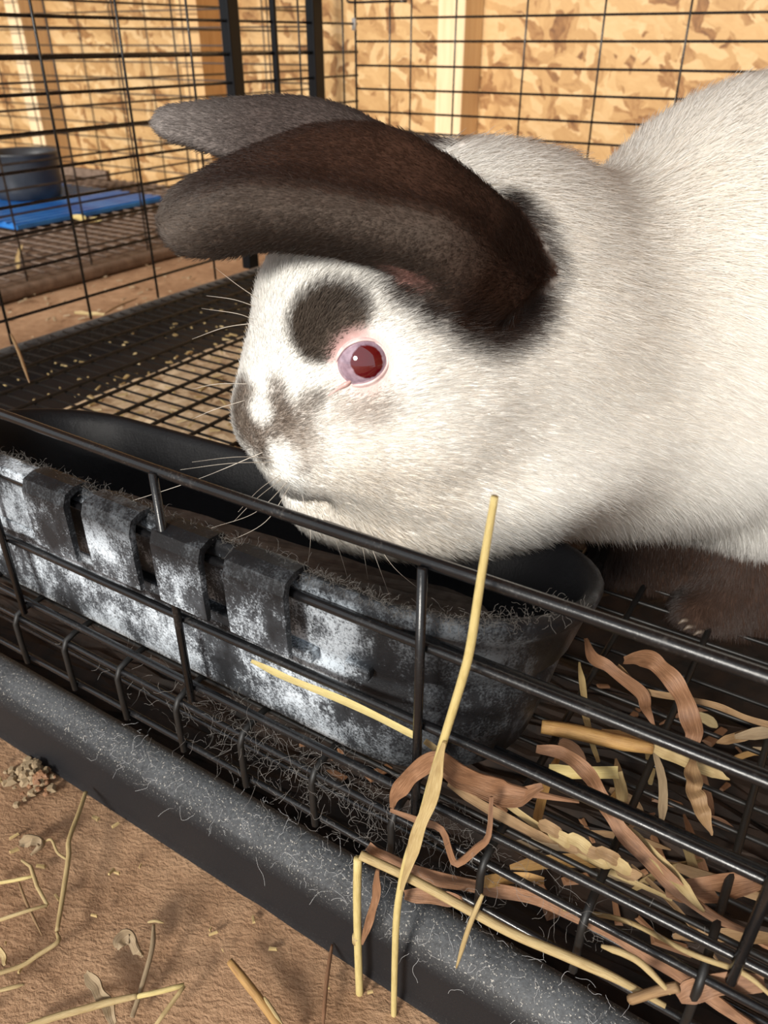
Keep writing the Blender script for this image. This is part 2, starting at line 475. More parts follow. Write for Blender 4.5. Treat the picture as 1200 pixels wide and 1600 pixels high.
# sill rail, three cross wires, the second row of wires of the folded-down door
wire(front, catmull([(CX0, FY, .1895), (-.30, FY, .1897), (-.17, FY - .001, .1893), (-.05, FY, .190), (.1, FY, .1905), (CX1, FY, .190)], 4), 0.0019, name='sill_rail')
wire(front, [(-.12, FY + .0045, .1862), (CX1, FY + .0045, .1868)], 0.0017)
wire(front, [(CX0, FY, .1608), (-.1, FY, .1605), (.1, FY, .162), (CX1, FY, .162)], R1)
wire(front, [(-.12, FY + .0045, .1588), (CX1, FY + .0045, .1592)], 0.0014)
wire(front, [(CX0, FY, .1262), (-.18, FY, .1283), (-.05, FY, .1305), (.1, FY, .130), (CX1, FY, .13)], R1)
wire(front, [(-.06, FY + .0045, .1278), (CX1, FY + .0045, .1275)], 0.0014)
wire(front, [(CX0, FY, .0935), (-.19, FY, .0953), (.1, FY, .098), (CX1, FY, .098)], R1)
for x in (-.683, -.583, -.482, -.382, -.2825, -.1815, -.082, .0165, .117, .217, .317):
    wire(front, [(x, FY - .003, .0905), (x, FY - .0031, .1895)], 0.0015)
# left side panel
side = empty('side_panel', parent=cage)
SX = CX0
zs = [.064, .109, .141, .169, .198, .231, .265, .295, .330, .362, .395, .428, .46]
ZT = zq(.47)
for k, z in enumerate(zs):
    z = zq(z)
    wire(side, [(SX, FY, z), (SX, .5, z + random.uniform(-.001, .001)), (SX, BY, z)], 0.0017 if k in (7, 9) else 0.0013, sides=6)
for k in range(10):
    y = .155 + .1018 * k
    if abs(y - .84) < .04 or abs(y - 1.01) < .04: continue
    wire(side, [(SX + .0029, y * QS, .0885), (SX + .0029, y * QS, ZT)], 0.0012, sides=6)
def bar(parent, x0, x1, y0, y1, z0, z1, name, mat):
    o = link(name, mesh_of(name, *box(x0, x1, y0, y1, z0, z1), mat), parent)
    bv = o.modifiers.new('b', 'BEVEL'); bv.width = 0.0012; bv.segments = 2
    return o
bar(side, SX - .0065, SX + .0045, .832 * QS, .852 * QS, .088, ZT, 'post', M_POST)
bar(side, SX - .0065, SX + .0045, 1.000 * QS, 1.022 * QS, .088, ZT, 'post', M_POST)
bar(side, SX - .0025, SX + .004, .918 * QS, .924 * QS, zq(.15), ZT, 'door_edge', M_POST)
# back panel
back = empty('back_panel', parent=cage)
bz = [.064, .096, .128, .160, .192, .2175, .2475, .2778, .3082, .3365, .3610, .389, .42, .45]
for z in bz:
    wire(back, [(CX0, BY, zq(z)), (CX1, BY, zq(z))], 0.0012, sides=6)
for k in range(14):
    xx = QS * {0: -.7485, 1: -.690, 13: -.655}.get(k, -.585 + .1025 * (k - 2))
    wire(back, [(xx, BY - .0027, .0885), (xx, BY - .0027, ZT)], 0.0015 if k == 0 else 0.0011, sides=6)
LYB = BY - .0065
wire(back, catmull([(QS * x, LYB, zq(z)) for x, z in ((-.66, .3765), (-.70, .377), (-.752, .3775), (-.759, .372), (-.759, .360), (-.752, .356), (-.70, .356), (-.66, .3555))], 3), 0.0013, sides=6, name='latch_wire')
V, Fc = tube([(QS * -.748, LYB, zq(.322)), (QS * -.748, LYB, zq(.337))], .0026, 8)
link('latch_clip', mesh_of('latch_clip', V, Fc, mat_simple('clip_white', (.8, .8, .78), (.85, .85, .83), 20, .4), True), back)

# mesh floor: long wires bend down over the front edge, cross wires every 13 mm
floor_grid = empty('mesh_floor', parent=cage)
LY = 0.1475
me_long = None
V, Fc = tube([(0, LY - .0005, .0605), (0, LY - .0008, .070), (0, LY - .0008, .0835), (0, LY + .0012, .0872), (0, LY + .006, .0885), (0, .4, .0885), (0, BY - .004, .0885)], 0.00135, 7)
me_long = mesh_of('floor_wire', V, Fc, M_MESH, True)
x = -.5861
while x < CX1:
    link('floor_wire', me_long, floor_grid, (x, 0, 0)); x += 0.0331
V, Fc = tube([(CX0 + .006, 0, 0), (CX1, 0, 0)], 0.00095, 6)
me_cross = mesh_of('cross_wire', V, Fc, M_MESH, True)
y = 0.1635
while y < BY - .004:
    link('cross_wire', me_cross, floor_grid, (0, y, .0865)); y += 0.0131
wire(floor_grid, [(CX0, LY + .0016, .0848), (-.1, LY + .0016, .0858), (CX1, LY + .0016, .087)], 0.0014, name='edge_wire')
wire(floor_grid, [(CX0, LY + .0016, .0612), (-.15, LY + .0016, .0630), (CX1, LY + .0016, .064)], 0.0014, name='edge_wire')
wire(floor_grid, [(CX0, LY + .011, .0655), (CX1, LY + .011, .068)], 0.0010, name='edge_wire')

# ------------------------------------------------------------------ trough hooked on the front wires
def trough_outline(x0, x1, y0, y1, n=72):
    cx, cy = (x0 + x1) / 2, (y0 + y1) / 2; a, b = (x1 - x0) / 2, (y1 - y0) / 2
    pts = []
    # rounded rectangle with generous corners; the right end is almost a half circle
    def corner(cx_, cy_, rx, ry, a0):
        return [(cx_ + rx * math.cos(math.radians(a0 + 10 * k)), cy_ + ry * math.sin(math.radians(a0 + 10 * k))) for k in range(10)]
    rr = b * 0.98
    pts += corner(x1 - rr * 1.15, y0 + rr, rr * 1.15, rr, -90)
    pts += corner(x1 - rr * 1.15, y1 - rr * .98, rr * 1.15, rr * .98, 0)
    pts += corner(x0 + rr * .8, y1 - rr, rr * .8, rr, 90)
    pts += corner(x0 + b * .45, y0 + b * .45, b * .45, b * .45, 180)
    out = []
    for i, p in enumerate(pts):
        q = pts[(i + 1) % len(pts)]
        d = math.hypot(q[0] - p[0], q[1] - p[1]); k = 14 if d > .03 else 1
        for j in range(k): out.append((p[0] + (q[0] - p[0]) * j / k, p[1] + (q[1] - p[1]) * j / k))
    return [(x, y + (y - y0) / (y1 - y0) * (x - cx) * .09) for x, y in out]     # wider at the right end
trough = empty('feed_trough')
tag(trough, 'scuffed black plastic feed trough hooked over the front wires of the cage', 'trough')
TRX0, TRX1, TRY0, TRY1, TRZ = -0.340, -0.052, 0.1555, 0.248, 0.1665
def ringed(rings):
    n = len(rings[0]); V = [p for r_ in rings for p in r_]; Fc = []
    for i in range(len(rings) - 1):
        for k in range(n):
            k2 = (k + 1) % n
            Fc.append((i * n + k, i * n + k2, (i + 1) * n + k2, (i + 1) * n + k))
    return V, Fc, n
def trough_body():
    o = trough_outline(TRX0, TRX1, TRY0, TRY1)
    cx, cy = (TRX0 + TRX1) / 2, TRY0 + .03
    def ring(inset, z, tp):
        # the wall tapers toward the base except along the flat front
        res = []
        for x, y in o:
            dx, dy = x - cx, y - cy
            L = math.hypot(dx / .13, dy / .036)
            sx = 1 - tp * 0.30
            fy = (TRY1 - y) / (TRY1 - TRY0)
            res.append((cx + dx * (1 - inset / .13) * (1 - tp * .10), TRY0 + (y - TRY0) * (1 - tp * .22) + inset * (1 if fy > .5 else -1) * min(1, abs(fy - .5) * 3) + tp * .004, z))
        return res
    prof = [(0.004, .092, 1.0), (0.0, .0935, .98), (0.0, .112, .72), (0.0005, .130, .5), (0.0016, .1318, .48), (0.0012, .136, .43), (-.0004, .1385, .38), (-.0004, .1565, .12), (-.0016, .160, .06), (-.0016, .1645, .02), (-.0006, .1668, 0), (.0012, .1672, 0), (.0032, .1655, 0), (.0042, .160, .06), (.0044, .13, .5), (.0046, .104, .86), (.006, .099, .95), (.02, .0975, 1.0)]
    rings = [[(x, y, z - max(0, y - TRY0) * .25 * (z - .092) / .0745) for x, y, z in ring(*p)] for p in prof]   # the back hangs lower
    V, Fc, n = ringed(rings)
    Fc.append(tuple(range(n - 1, -1, -1))); m = (len(rings) - 1) * n
    Fc.append(tuple(range(m, m + n)))
    me = mesh_of('trough_body', V, Fc, M_TROUGH, True)
    inner = len(rings) - 7
    vals = []
    for i in range(len(rings)):
        for k in range(n):
            x, y, z = rings[i][k]
            w = 0.0
            if i < 9 and y < .172:
                w = 1.0 - max(0, (x + .13) / .04); w = min(1, max(.10, w))
            elif i < 13: w = .12
            vals.append(w if i < 11 else 0.0)
    a = me.attributes.new('worn', 'FLOAT', 'POINT'); a.data.foreach_set('value', vals)
    link('trough_body', me, trough)
trough_body()
# hook tabs folded over the wire, with slots between them
def tab(x0, x1, zb):
    prof = [(TRY0 + .004, .1668), (TRY0 + .001, .1688), (TRY0 - .004, .1693), (TRY0 - .0085, .1678), (TRY0 - .0102, .1635), (TRY0 - .0102, (zb + .163) / 2), (TRY0 - .0098, zb + .001), (TRY0 - .0088, zb), (TRY0 - .0078, zb + .001), (TRY0 - .0076, .1620), (TRY0 - .0066, .1655), (TRY0 - .003, .1668), (TRY0 + .001, .1662)]
    nx = 6; V = []; Fc = []
    for i in range(nx + 1):
        x = x0 + (x1 - x0) * i / nx
        e = .0006 if i in (0, nx) else 0
        for y, z in prof: V.append((x, y + e * .4, z - e * .3))
    n = len(prof)
    for i in range(nx):
        for k in range(n):
            k2 = (k + 1) % n
            Fc.append((i * n + k, (i + 1) * n + k, (i + 1) * n + k2, i * n + k2))
    Fc.append(tuple(range(n))); Fc.append(tuple(range(nx * n + n - 1, nx * n - 1, -1)))
    me = mesh_of('hook_tab', V, Fc, M_TROUGH)
    worn(me, lambda c: 1.0 if c.y < TRY0 - .006 and c.z < .158 else .10)
    link('hook_tab', me, trough)
for x0, x1 in ((-.2525, -.2290), (-.2195, -.1950), (-.1850, -.1630), (-.1525, -.1280)):
    tab(x0, x1, .1385)
# rim ledge at the left end, lower moulded ribs
def ledge(x0, x1, y0, y1, z0, z1, w, name='rim_ledge'):
    o = link(name, mesh_of(name, *box(x0, x1, y0, y1, z0, z1), M_TROUGH), trough)
    worn(o.data, lambda c: w)
    bv = o.modifiers.new('b', 'BEVEL'); bv.width = 0.001; bv.segments = 2
ledge(-.297, -.2545, .1487, .1575, .1632, .1672, .9)
ledge(-.301, -.2235, .1527, .158, .1375, .1632, .6, 'face_plate')
ledge(-.302, -.125, .1535, .1585, .1318, .1365, .7, 'face_rib')
for x in (-.2243, -.190, -.1578): ledge(x - .0036, x + .0036, .1537, .1575, .1395, .1625, .25, 'slot_back')
ledge(-.1125, -.103, .1538, .158, .1345, .1395, .6, 'face_clip')
# feed dust lying in the trough
V = []; Fc = []
ol = trough_outline(TRX0 + .02, TRX1 - .03, TRY0 + .0085, TRY1 - .016)
nr = 8; cxx = sum(p[0] for p in ol) / len(ol); cyy = sum(p[1] for p in ol) / len(ol)
for i in range(nr):
    s = 1 - i / nr
    for x, y in ol:
        V.append((cxx + (x - cxx) * s, cyy + (y - cyy) * s, .112 + .004 * (1 - s) + random.uniform(-.001, .001)))
n = len(ol)
for i in range(nr - 1):
    for k in range(n):
        k2 = (k + 1) % n; Fc.append((i * n + k, i * n + k2, (i + 1) * n + k2, (i + 1) * n + k))
Fc.append(tuple(range((nr - 1) * n, nr * n)))
o = link('feed', mesh_of('feed', V, Fc, M_FEED))
tag(o, 'brown crumbly feed lying in the bottom of the black trough', 'feed', kind='stuff')

# ------------------------------------------------------------------ second cage, blue mat, bowl
cage2 = empty('wire_cage', (0, 0, 0))
tag(cage2, 'brown wire cage standing on the dirt further back with a blue mat inside', 'cage')
S2X, B2Y, S2L = -1.02, 1.375, -2.3
s2 = empty('side_panel', parent=cage2); b2 = empty('back_panel', parent=cage2); f2 = empty('mesh_floor', parent=cage2)
for k in range(13):
    z = .045 + .031 * k
    wire(s2, [(S2X, .42, z), (S2X, B2Y, z)], .0015, M_WIRE_FAR, 6)
    wire(b2, [(S2L, B2Y, z + .008), (S2X, B2Y, z + .008)], .0015, M_WIRE_FAR, 6)
for k in range(9):
    wire(s2, [(S2X + .003, .45 + .1125 * k, .02), (S2X + .003, .45 + .1125 * k, .45)], .0014, M_WIRE_FAR, 6)
for k in range(13):
    wire(b2, [(S2L + .1055 * k, B2Y - .003, .02), (S2L + .1055 * k, B2Y - .003, .45)], .0014, M_WIRE_FAR, 6)
bar(b2, S2X - .008, S2X + .004, B2Y - .01, B2Y + .004, 0, .46, 'corner_post', M_WIRE_FAR)
V, Fc = box(S2L, S2X + .012, .40, B2Y + .02, 0, .018)
o = link('base_pan', mesh_of('base_pan', V, Fc, M_BROWN), cage2)
bv = o.modifiers.new('b', 'BEVEL'); bv.width = .006; bv.segments = 3
V, Fc = tube([(0, .41, .0245), (0, B2Y, .0245)], .0014, 6)
mm = mesh_of('floor_wire', V, Fc, M_BROWN, True)
for k in range(32): link('floor_wire', mm, f2, (S2X - .002 - .026 * k, 0, 0))
V, Fc = tube([(S2L, 0, .0265), (S2X + .004, 0, .0265)], .0016, 6)
mm = mesh_of('cross_wire', V, Fc, M_BROWN, True)
for k in range(34): link('cross_wire', mm, f2, (0, .425 + .028 * k, 0))
# blue mat: slatted plastic board
c1, c2, c3, c4 = atz(-90, 392, .04), atz(247, 317, .04), atz(158, 302, .04), atz(-90, 335, .04)
mat_root = empty('blue_mat')
tag(mat_root, 'bright blue ribbed plastic mat on the floor of the far cage', 'mat')
X0, X1 = -1.92, -1.29
Y0, Y1 = .86, 1.20
V, Fc = box(X0, X1, Y0, Y1, .029, .036)
o = link('mat_plate', mesh_of('mat_plate', V, Fc, M_BLUE), mat_root)
V, Fc = box(0, .011, Y0, Y1, .036, .039)
mm = mesh_of('rib', V, Fc, M_BLUE)
for k in range(28): link('rib', mm, mat_root, (X0 + .006 + .0225 * k, 0, 0))
# low brown board with battens standing behind the mat
pa, pb = aty(80, 258, 1.335), aty(163, 258, 1.335)
plank = empty('board')
tag(plank, 'low brown wooden board with dark battens behind the blue mat', 'board')
zt = float(pa[2])
link('panel', mesh_of('panel', *box(pa[0], pb[0], 1.335, 1.347, .029, zt), M_BROWN), plank)
for k in range(4):
    x = pa[0] + .012 + k * .034
    link('batten', mesh_of('batten', *box(x, x + .010, 1.327, 1.335, .029, zt - .02), M_BOWL), plank)
# bowl
def lathe(prof, c, n=40):
    V = []; Fc = []
    for r_, z in prof:
        for k in range(n): V.append((c[0] + r_ * math.cos(2 * math.pi * k / n), c[1] + r_ * math.sin(2 * math.pi * k / n), z))
    for i in range(len(prof) - 1):
        for k in range(n):
            k2 = (k + 1) % n; Fc.append((i * n + k, i * n + k2, (i + 1) * n + k2, (i + 1) * n + k))
    Fc.append(tuple(range(n - 1, -1, -1))); m = (len(prof) - 1) * n; Fc.append(tuple(range(m, m + n)))
    return V, Fc
bc = atz(32, 311, .0395)
bc = np.array([bc[0] - .01, bc[1] + .03, 0])
o = link('feed_bowl', mesh_of('feed_bowl', *lathe([(.052, .0395), (.060, .041), (.064, .06), (.068, .1), (.070, .119), (.0715, .122), (.070, .1245), (.066, .123), (.063, .10), (.058, .06), (.05, .055)], bc), M_BOWL, True))
tag(o, 'black round feed bowl on the blue mat in the far cage', 'bowl')

# ------------------------------------------------------------------ the rabbit
def upz(px, py, p):
    w = atp(px, py, p)
    return np.array([w @ RX, w @ FWD, w[2]])
def rabbit_shape():
    h = 0.002
    lo = np.array([-0.125, 0.192, 0.084]); hi = np.array([0.44, 0.49, 0.345])
    dims = np.ceil((hi - lo) / h).astype(int) + 1
    gx, gy, gz = [(lo[i] + h * np.arange(dims[i])).astype(np.float32) for i in range(3)]
    GX, GY, GZ = gx[:, None, None], gy[None, :, None], gz[None, None, :]
    D = np.full(dims, 1.0, np.float32)
    def smin(a, b, k):
        hh = np.clip(0.5 + 0.5 * (b - a) / k, 0, 1)
        return b + (a - b) * hh - k * hh * (1 - hh)
    def ell(px, py, p, ru, rp, rz, rot=0.0, k=0.02, yaw=0.0):
        nonlocal D
        c = upz(px, py, p)
        x, y, z = GX - c[0], GY - c[1], GZ - c[2]
        if yaw:
            cy_, sy_ = math.cos(math.radians(yaw)), math.sin(math.radians(yaw))
            x, y = x * cy_ + y * sy_, -x * sy_ + y * cy_
        cr, sr = math.cos(math.radians(rot)), math.sin(math.radians(rot))
        x2, z2 = x * cr + z * sr, -x * sr + z * cr
        k0 = np.sqrt((x2 / ru) ** 2 + (y / rp) ** 2 + (z2 / rz) ** 2)
        k1 = np.sqrt((x2 / ru ** 2) ** 2 + (y / rp ** 2) ** 2 + (z2 / rz ** 2) ** 2) + 1e-6
        d = (k0 * (k0 - 1) / k1).astype(np.float32)
        D = smin(D, d, k)
    def cap(a, b, ra, rb, k=0.012):
        nonlocal D
        a, b = upz(*a), upz(*b); ab = b - a; L2 = ab @ ab
        x, y, z = GX - a[0], GY - a[1], GZ - a[2]
        t = np.clip((x * ab[0] + y * ab[1] + z * ab[2]) / L2, 0, 1)
        d = np.sqrt((x - t * ab[0]) ** 2 + (y - t * ab[1]) ** 2 + (z - t * ab[2]) ** 2) - (ra + (rb - ra) * t)
        D = smin(D, d.astype(np.float32), k)
    for args in BODY: ell(*args)
    for args in LIMBS: cap(*args)
    # ears: thick curved sheets
    for ear in EARS:
        vs, fs = ear['sheet']
        bvh = BVHTree.FromPolygons([tuple(v) for v in vs], fs)
        va = np.array(vs); l2 = va.min(0) - .012; h2 = va.max(0) + .012
        i0 = np.maximum(((l2 - lo) / h).astype(int), 0); i1 = np.minimum(((h2 - lo) / h).astype(int) + 1, dims - 1)
        sub = np.full(tuple(i1 - i0), 0.03, np.float32)
        for i in range(i0[0], i1[0]):
            for j in range(i0[1], i1[1]):
                for kk in range(i0[2], i1[2]):
                    r_ = bvh.find_nearest((float(gx[i]), float(gy[j]), float(gz[kk])), 0.014)
                    if r_[3] is not None: sub[i - i0[0], j - i0[1], kk - i0[2]] = r_[3] - ear['thick']
        sl = tuple(slice(i0[a], i1[a]) for a in range(3))
        D[sl] = smin(D[sl], sub, 0.006)
    # grooves
    for (a, b, r_, k) in GROOVES:
        a, b = upz(*a), upz(*b); ab = b - a
        x, y, z = GX - a[0], GY - a[1], GZ - a[2]
        t = np.clip((x * ab[0] + y * ab[1] + z * ab[2]) / (ab @ ab), 0, 1)
        d = (np.sqrt((x - t * ab[0]) ** 2 + (y - t * ab[1]) ** 2 + (z - t * ab[2]) ** 2) - r_).astype(np.float32)
        D = -smin(-D, d, k)
    # surface nets
    S = D < 0
    cs = [S[i:dims[0] - 1 + i, j:dims[1] - 1 + j, k:dims[2] - 1 + k] for i in (0, 1) for j in (0, 1) for k in (0, 1)]
    cnt = sum(c.astype(np.int8) for c in cs)
    act = (cnt > 0) & (cnt < 8)
    idx = np.full(act.shape, -1, np.int32); ids = np.argwhere(act); idx[act] = np.arange(len(ids))
    acc = np.zeros((len(ids), 3)); num = np.zeros(len(ids))
    corners = [(i, j, k) for i in (0, 1) for j in (0, 1) for k in (0, 1)]
    for a in range(8):
        for b in range(a + 1, 8):
            ca, cb = np.array(corners[a]), np.array(corners[b])
            if np.abs(ca - cb).sum() != 1: continue
            da = D[tuple((ids + ca).T)]; db = D[tuple((ids + cb).T)]
            m = (da < 0) != (db < 0)
            t = np.where(m, da / np.where(m, da - db, 1), 0)
            acc += np.where(m[:, None], ca + (cb - ca) * t[:, None], 0); num += m
    verts = lo + h * (ids + acc / num[:, None])
    faces = []
    for ax in range(3):
        o1, o2 = [(1, 2), (2, 0), (0, 1)][ax]
        sh = [slice(None)] * 3; s0 = [slice(1, -1)] * 3; s0[ax] = slice(0, -1); s1 = [slice(1, -1)] * 3; s1[ax] = slice(1, None)
        A, B = S[tuple(s0)], S[tuple(s1)]
        for flip, mask in ((False, A & ~B), (True, ~A & B)):
            e = np.argwhere(mask)
            off = np.array([1, 1, 1]); off[ax] = 0
            e = e + off
            def vid(d1, d2):
                q = e.copy(); q[:, o1] -= d1; q[:, o2] -= d2
                return idx[tuple(q.T)]
            f = np.stack([vid(1, 1), vid(0, 1), vid(0, 0), vid(1, 0)], 1)
            if flip: f = f[:, ::-1]
            faces.append(f)
    faces = np.concatenate(faces)
    faces = faces[(faces >= 0).all(1)]
    return verts, faces

# blobs: pixel column, row and level distance of the centre, then real radii along / away / up (metres)
K = .915
BODY = [
    (570, 545, .290 * K, .038 * K, .031 * K, .045 * K, 0, .018),     # skull
    (492, 480, .290 * K, .020 * K, .024 * K, .030 * K, -12, .011),   # forehead
    (464, 622, .286 * K, .0222 * K, .020 * K, .026 * K, -4, .013),   # muzzle
    (416, 660, .283 * K, .0105 * K, .012 * K, .013 * K, 0, .011),    # nose
    (474, 722, .274 * K, .0135 * K, .012 * K, .0115 * K, 0, .008),    # lip pad
    (610, 680, .279 * K, .042 * K, .027 * K, .030 * K, 0, .018),     # cheek
    (580, 772, .285 * K, .034 * K, .022 * K, .016 * K, 8, .018),     # chin
    (740, 570, .298, .052, .048, .058, 0, .03),        # neck
    (735, 345, .314, .050, .036, .027, 0, .025),       # nape
    (880, 550, .325, .066, .060, .060, 0, .03),        # chest
    (690, 772, .266, .046, .032, .017, 0, .018),       # dewlap
    (830, 700, .280, .042, .038, .020, 0, .02),        # throat
    (1010, 668, .320, .075, .055, .040, 0, .03),       # breast
    (1180, 488, .352, .092, .082, .094, 0, .025),      # shoulders
    (1500, 500, .392, .125, .085, .100, 0, .03),       # rump
    (1450, 700, .350, .085, .055, .070, 0, .03),       # haunch
]
LIMBS = [
    ((1170, 800, .305), (1160, 925, .285), .026, .019, .02),
    ((1170, 948, .284), (1092, 966, .279), .018, .0125, .008),
    ((1010, 810, .325), (1000, 895, .322), .030, .022, .02),
    ((1000, 905, .320), (925, 925, .312), .018, .012, .008),
    ((1480, 870, .330), (1300, 905, .318), .018, .012, .02),
    ((1560, 820, .43), (1380, 830, .43), .018, .012, .02),
]
GROOVES = [((438, 762, .250), (512, 786, .239), .0022, .004), ((386, 672, .256), (398, 684, .252), .0014, .002)]     # mouth, nostril
def ear_sheet(rows, ns=10, nt=14):
    # rows: list of cross-sections, each a list of (px, py, p)
    R_ = [[upz(q[0], q[1], q[2] * .925) for q in row] for row in rows]
    R_ = [catmull(row, nt // (len(row) - 1) + 1) for row in R_]
    m = len(R_[0])
    cols = [catmull([R_[i][j] for i in range(len(R_))], ns) for j in range(m)]
    n = len(cols[0])
    V = [cols[j][i] for i in range(n) for j in range(m)]
    Fc = [(i * m + j, i * m + j + 1, (i + 1) * m + j + 1, (i + 1) * m + j) for i in range(n - 1) for j in range(m - 1)]
    return V, Fc
NEAR_EAR = [  # far edge, crest, hollow, lip ridge, lip face, lip bottom
    [(800, 470, .300), (840, 425, .290), (828, 445, .276), (815, 462, .268), (795, 480, .268), (778, 495, .275)],
    [(770, 380, .306), (795, 340, .292), (775, 378, .273), (760, 402, .262), (742, 440, .260), (724, 474, .270)],
    [(690, 330, .309), (715, 268, .292), (705, 325, .270), (698, 352, .255), (684, 395, .253), (672, 436, .265)],
    [(600, 300, .309), (610, 210, .291), (600, 295, .268), (592, 330, .250), (588, 368, .248), (588, 404, .262)],
    [(500, 300, .305), (500, 207, .287), (490, 275, .266), (482, 308, .248), (484, 348, .246), (488, 384, .260)],
    [(410, 310, .299), (405, 240, .282), (400, 275, .264), (395, 300, .248), (400, 342, .247), (407, 382, .258)],
    [(335, 330, .290), (330, 276, .277), (325, 295, .264), (322, 312, .253), (328, 352, .250), (337, 392, .257)],
    [(285, 350, .280), (278, 308, .272), (276, 322, .266), (274, 340, .259), (280, 365, .256), (292, 388, .258)],
    [(262, 360, .272), (262, 343, .269), (262, 350, .266), (262, 358, .263), (265, 366, .261), (270, 373, .260)],
]
FAR_EAR = [
    [(700, 260, .345), (700, 240, .335), (690, 290, .322)],
    [(620, 240, .352), (620, 220, .338), (610, 285, .320)],
    [(540, 220, .356), (545, 182, .340), (530, 265, .318)],
    [(460, 200, .356), (465, 163, .340), (450, 255, .316)],
    [(390, 195, .352), (390, 164, .338), (385, 245, .318)],
    [(320, 190, .346), (315, 172, .334), (315, 225, .322)],
    [(265, 190, .338), (265, 178, .332), (268, 210, .324)],
    [(250, 192, .334), (250, 190, .331), (252, 200, .328)],
]
EARS = [dict(sheet=ear_sheet(NEAR_EAR), thick=.0026), dict(sheet=ear_sheet(FAR_EAR), thick=.0026)]
RV, RF = rabbit_shape()
RW = RV[:, :1] * RX[None] + RV[:, 1:2] * FWD[None] + RV[:, 2:] * np.array([[0, 0, 1.0]])

# smooth the surface a little, keep normals
def laplace(v, f, it=3, lam=0.5):
    for _ in range(it):
        s = np.zeros_like(v); c = np.zeros(len(v))
        for a in range(4):
            b = (a + 1) % 4
            np.add.at(s, f[:, a], v[f[:, b]]); np.add.at(c, f[:, a], 1)
            np.add.at(s, f[:, b], v[f[:, a]]); np.add.at(c, f[:, b], 1)
        v = v * (1 - lam) + lam * s / c[:, None]
    return v
RW = laplace(RW, RF, 3)
def near_hit(px, py):
    r = ray(px, py); hit = RBVH.ray_cast(Vector(C0), Vector(r))
    return np.array(hit[0]), np.array(hit[1])
RBVH = BVHTree.FromPolygons([tuple(v) for v in RW], [tuple(f) for f in RF.tolist()])

# ---- markings: coat colour from where a point lies on the animal
WHITE = np.array([0.97, 0.955, 0.91]); DARK = np.array([0.030, 0.017, 0.012]); GREY = np.array([0.16, 0.135, 0.115])
EARGREY = np.array([0.075, 0.058, 0.052]); PINK = np.array([0.72, 0.44, 0.42])
def anchor(px, py):
    return near_hit(px, py)[0]
def blob(P, px, py, r, soft=0.5, stretch=None):
    c = anchor(px, py)
    d = np.linalg.norm(P - c, axis=1) / r
    return np.clip((1 + soft - d) / (2 * soft), 0, 1)
EAR_BVH = []
EAR_M = 5 * (14 // 5 + 1)
for e in EARS:
    vs = [tuple(np.array(v)[0] * RX + np.array(v)[1] * FWD + np.array([0, 0, np.array(v)[2]])) for v in e['sheet'][0]]
    EAR_BVH.append((BVHTree.FromPolygons(vs, e['sheet'][1]), len(e['sheet'][1])))
def ear_info(P):
    d = np.full((len(P), 2), 1.0); s = np.zeros((len(P), 2)); t = np.zeros(len(P))
    for q, (b, nf) in enumerate(EAR_BVH):
        for i, p in enumerate(P):
            r_ = b.find_nearest(Vector(p), 0.02)
            if r_[3] is not None:
                d[i, q] = r_[3]; s[i, q] = r_[2] / nf
                if q == 0: t[i] = (r_[2] % EAR_M) / EAR_M
    return d, s, t
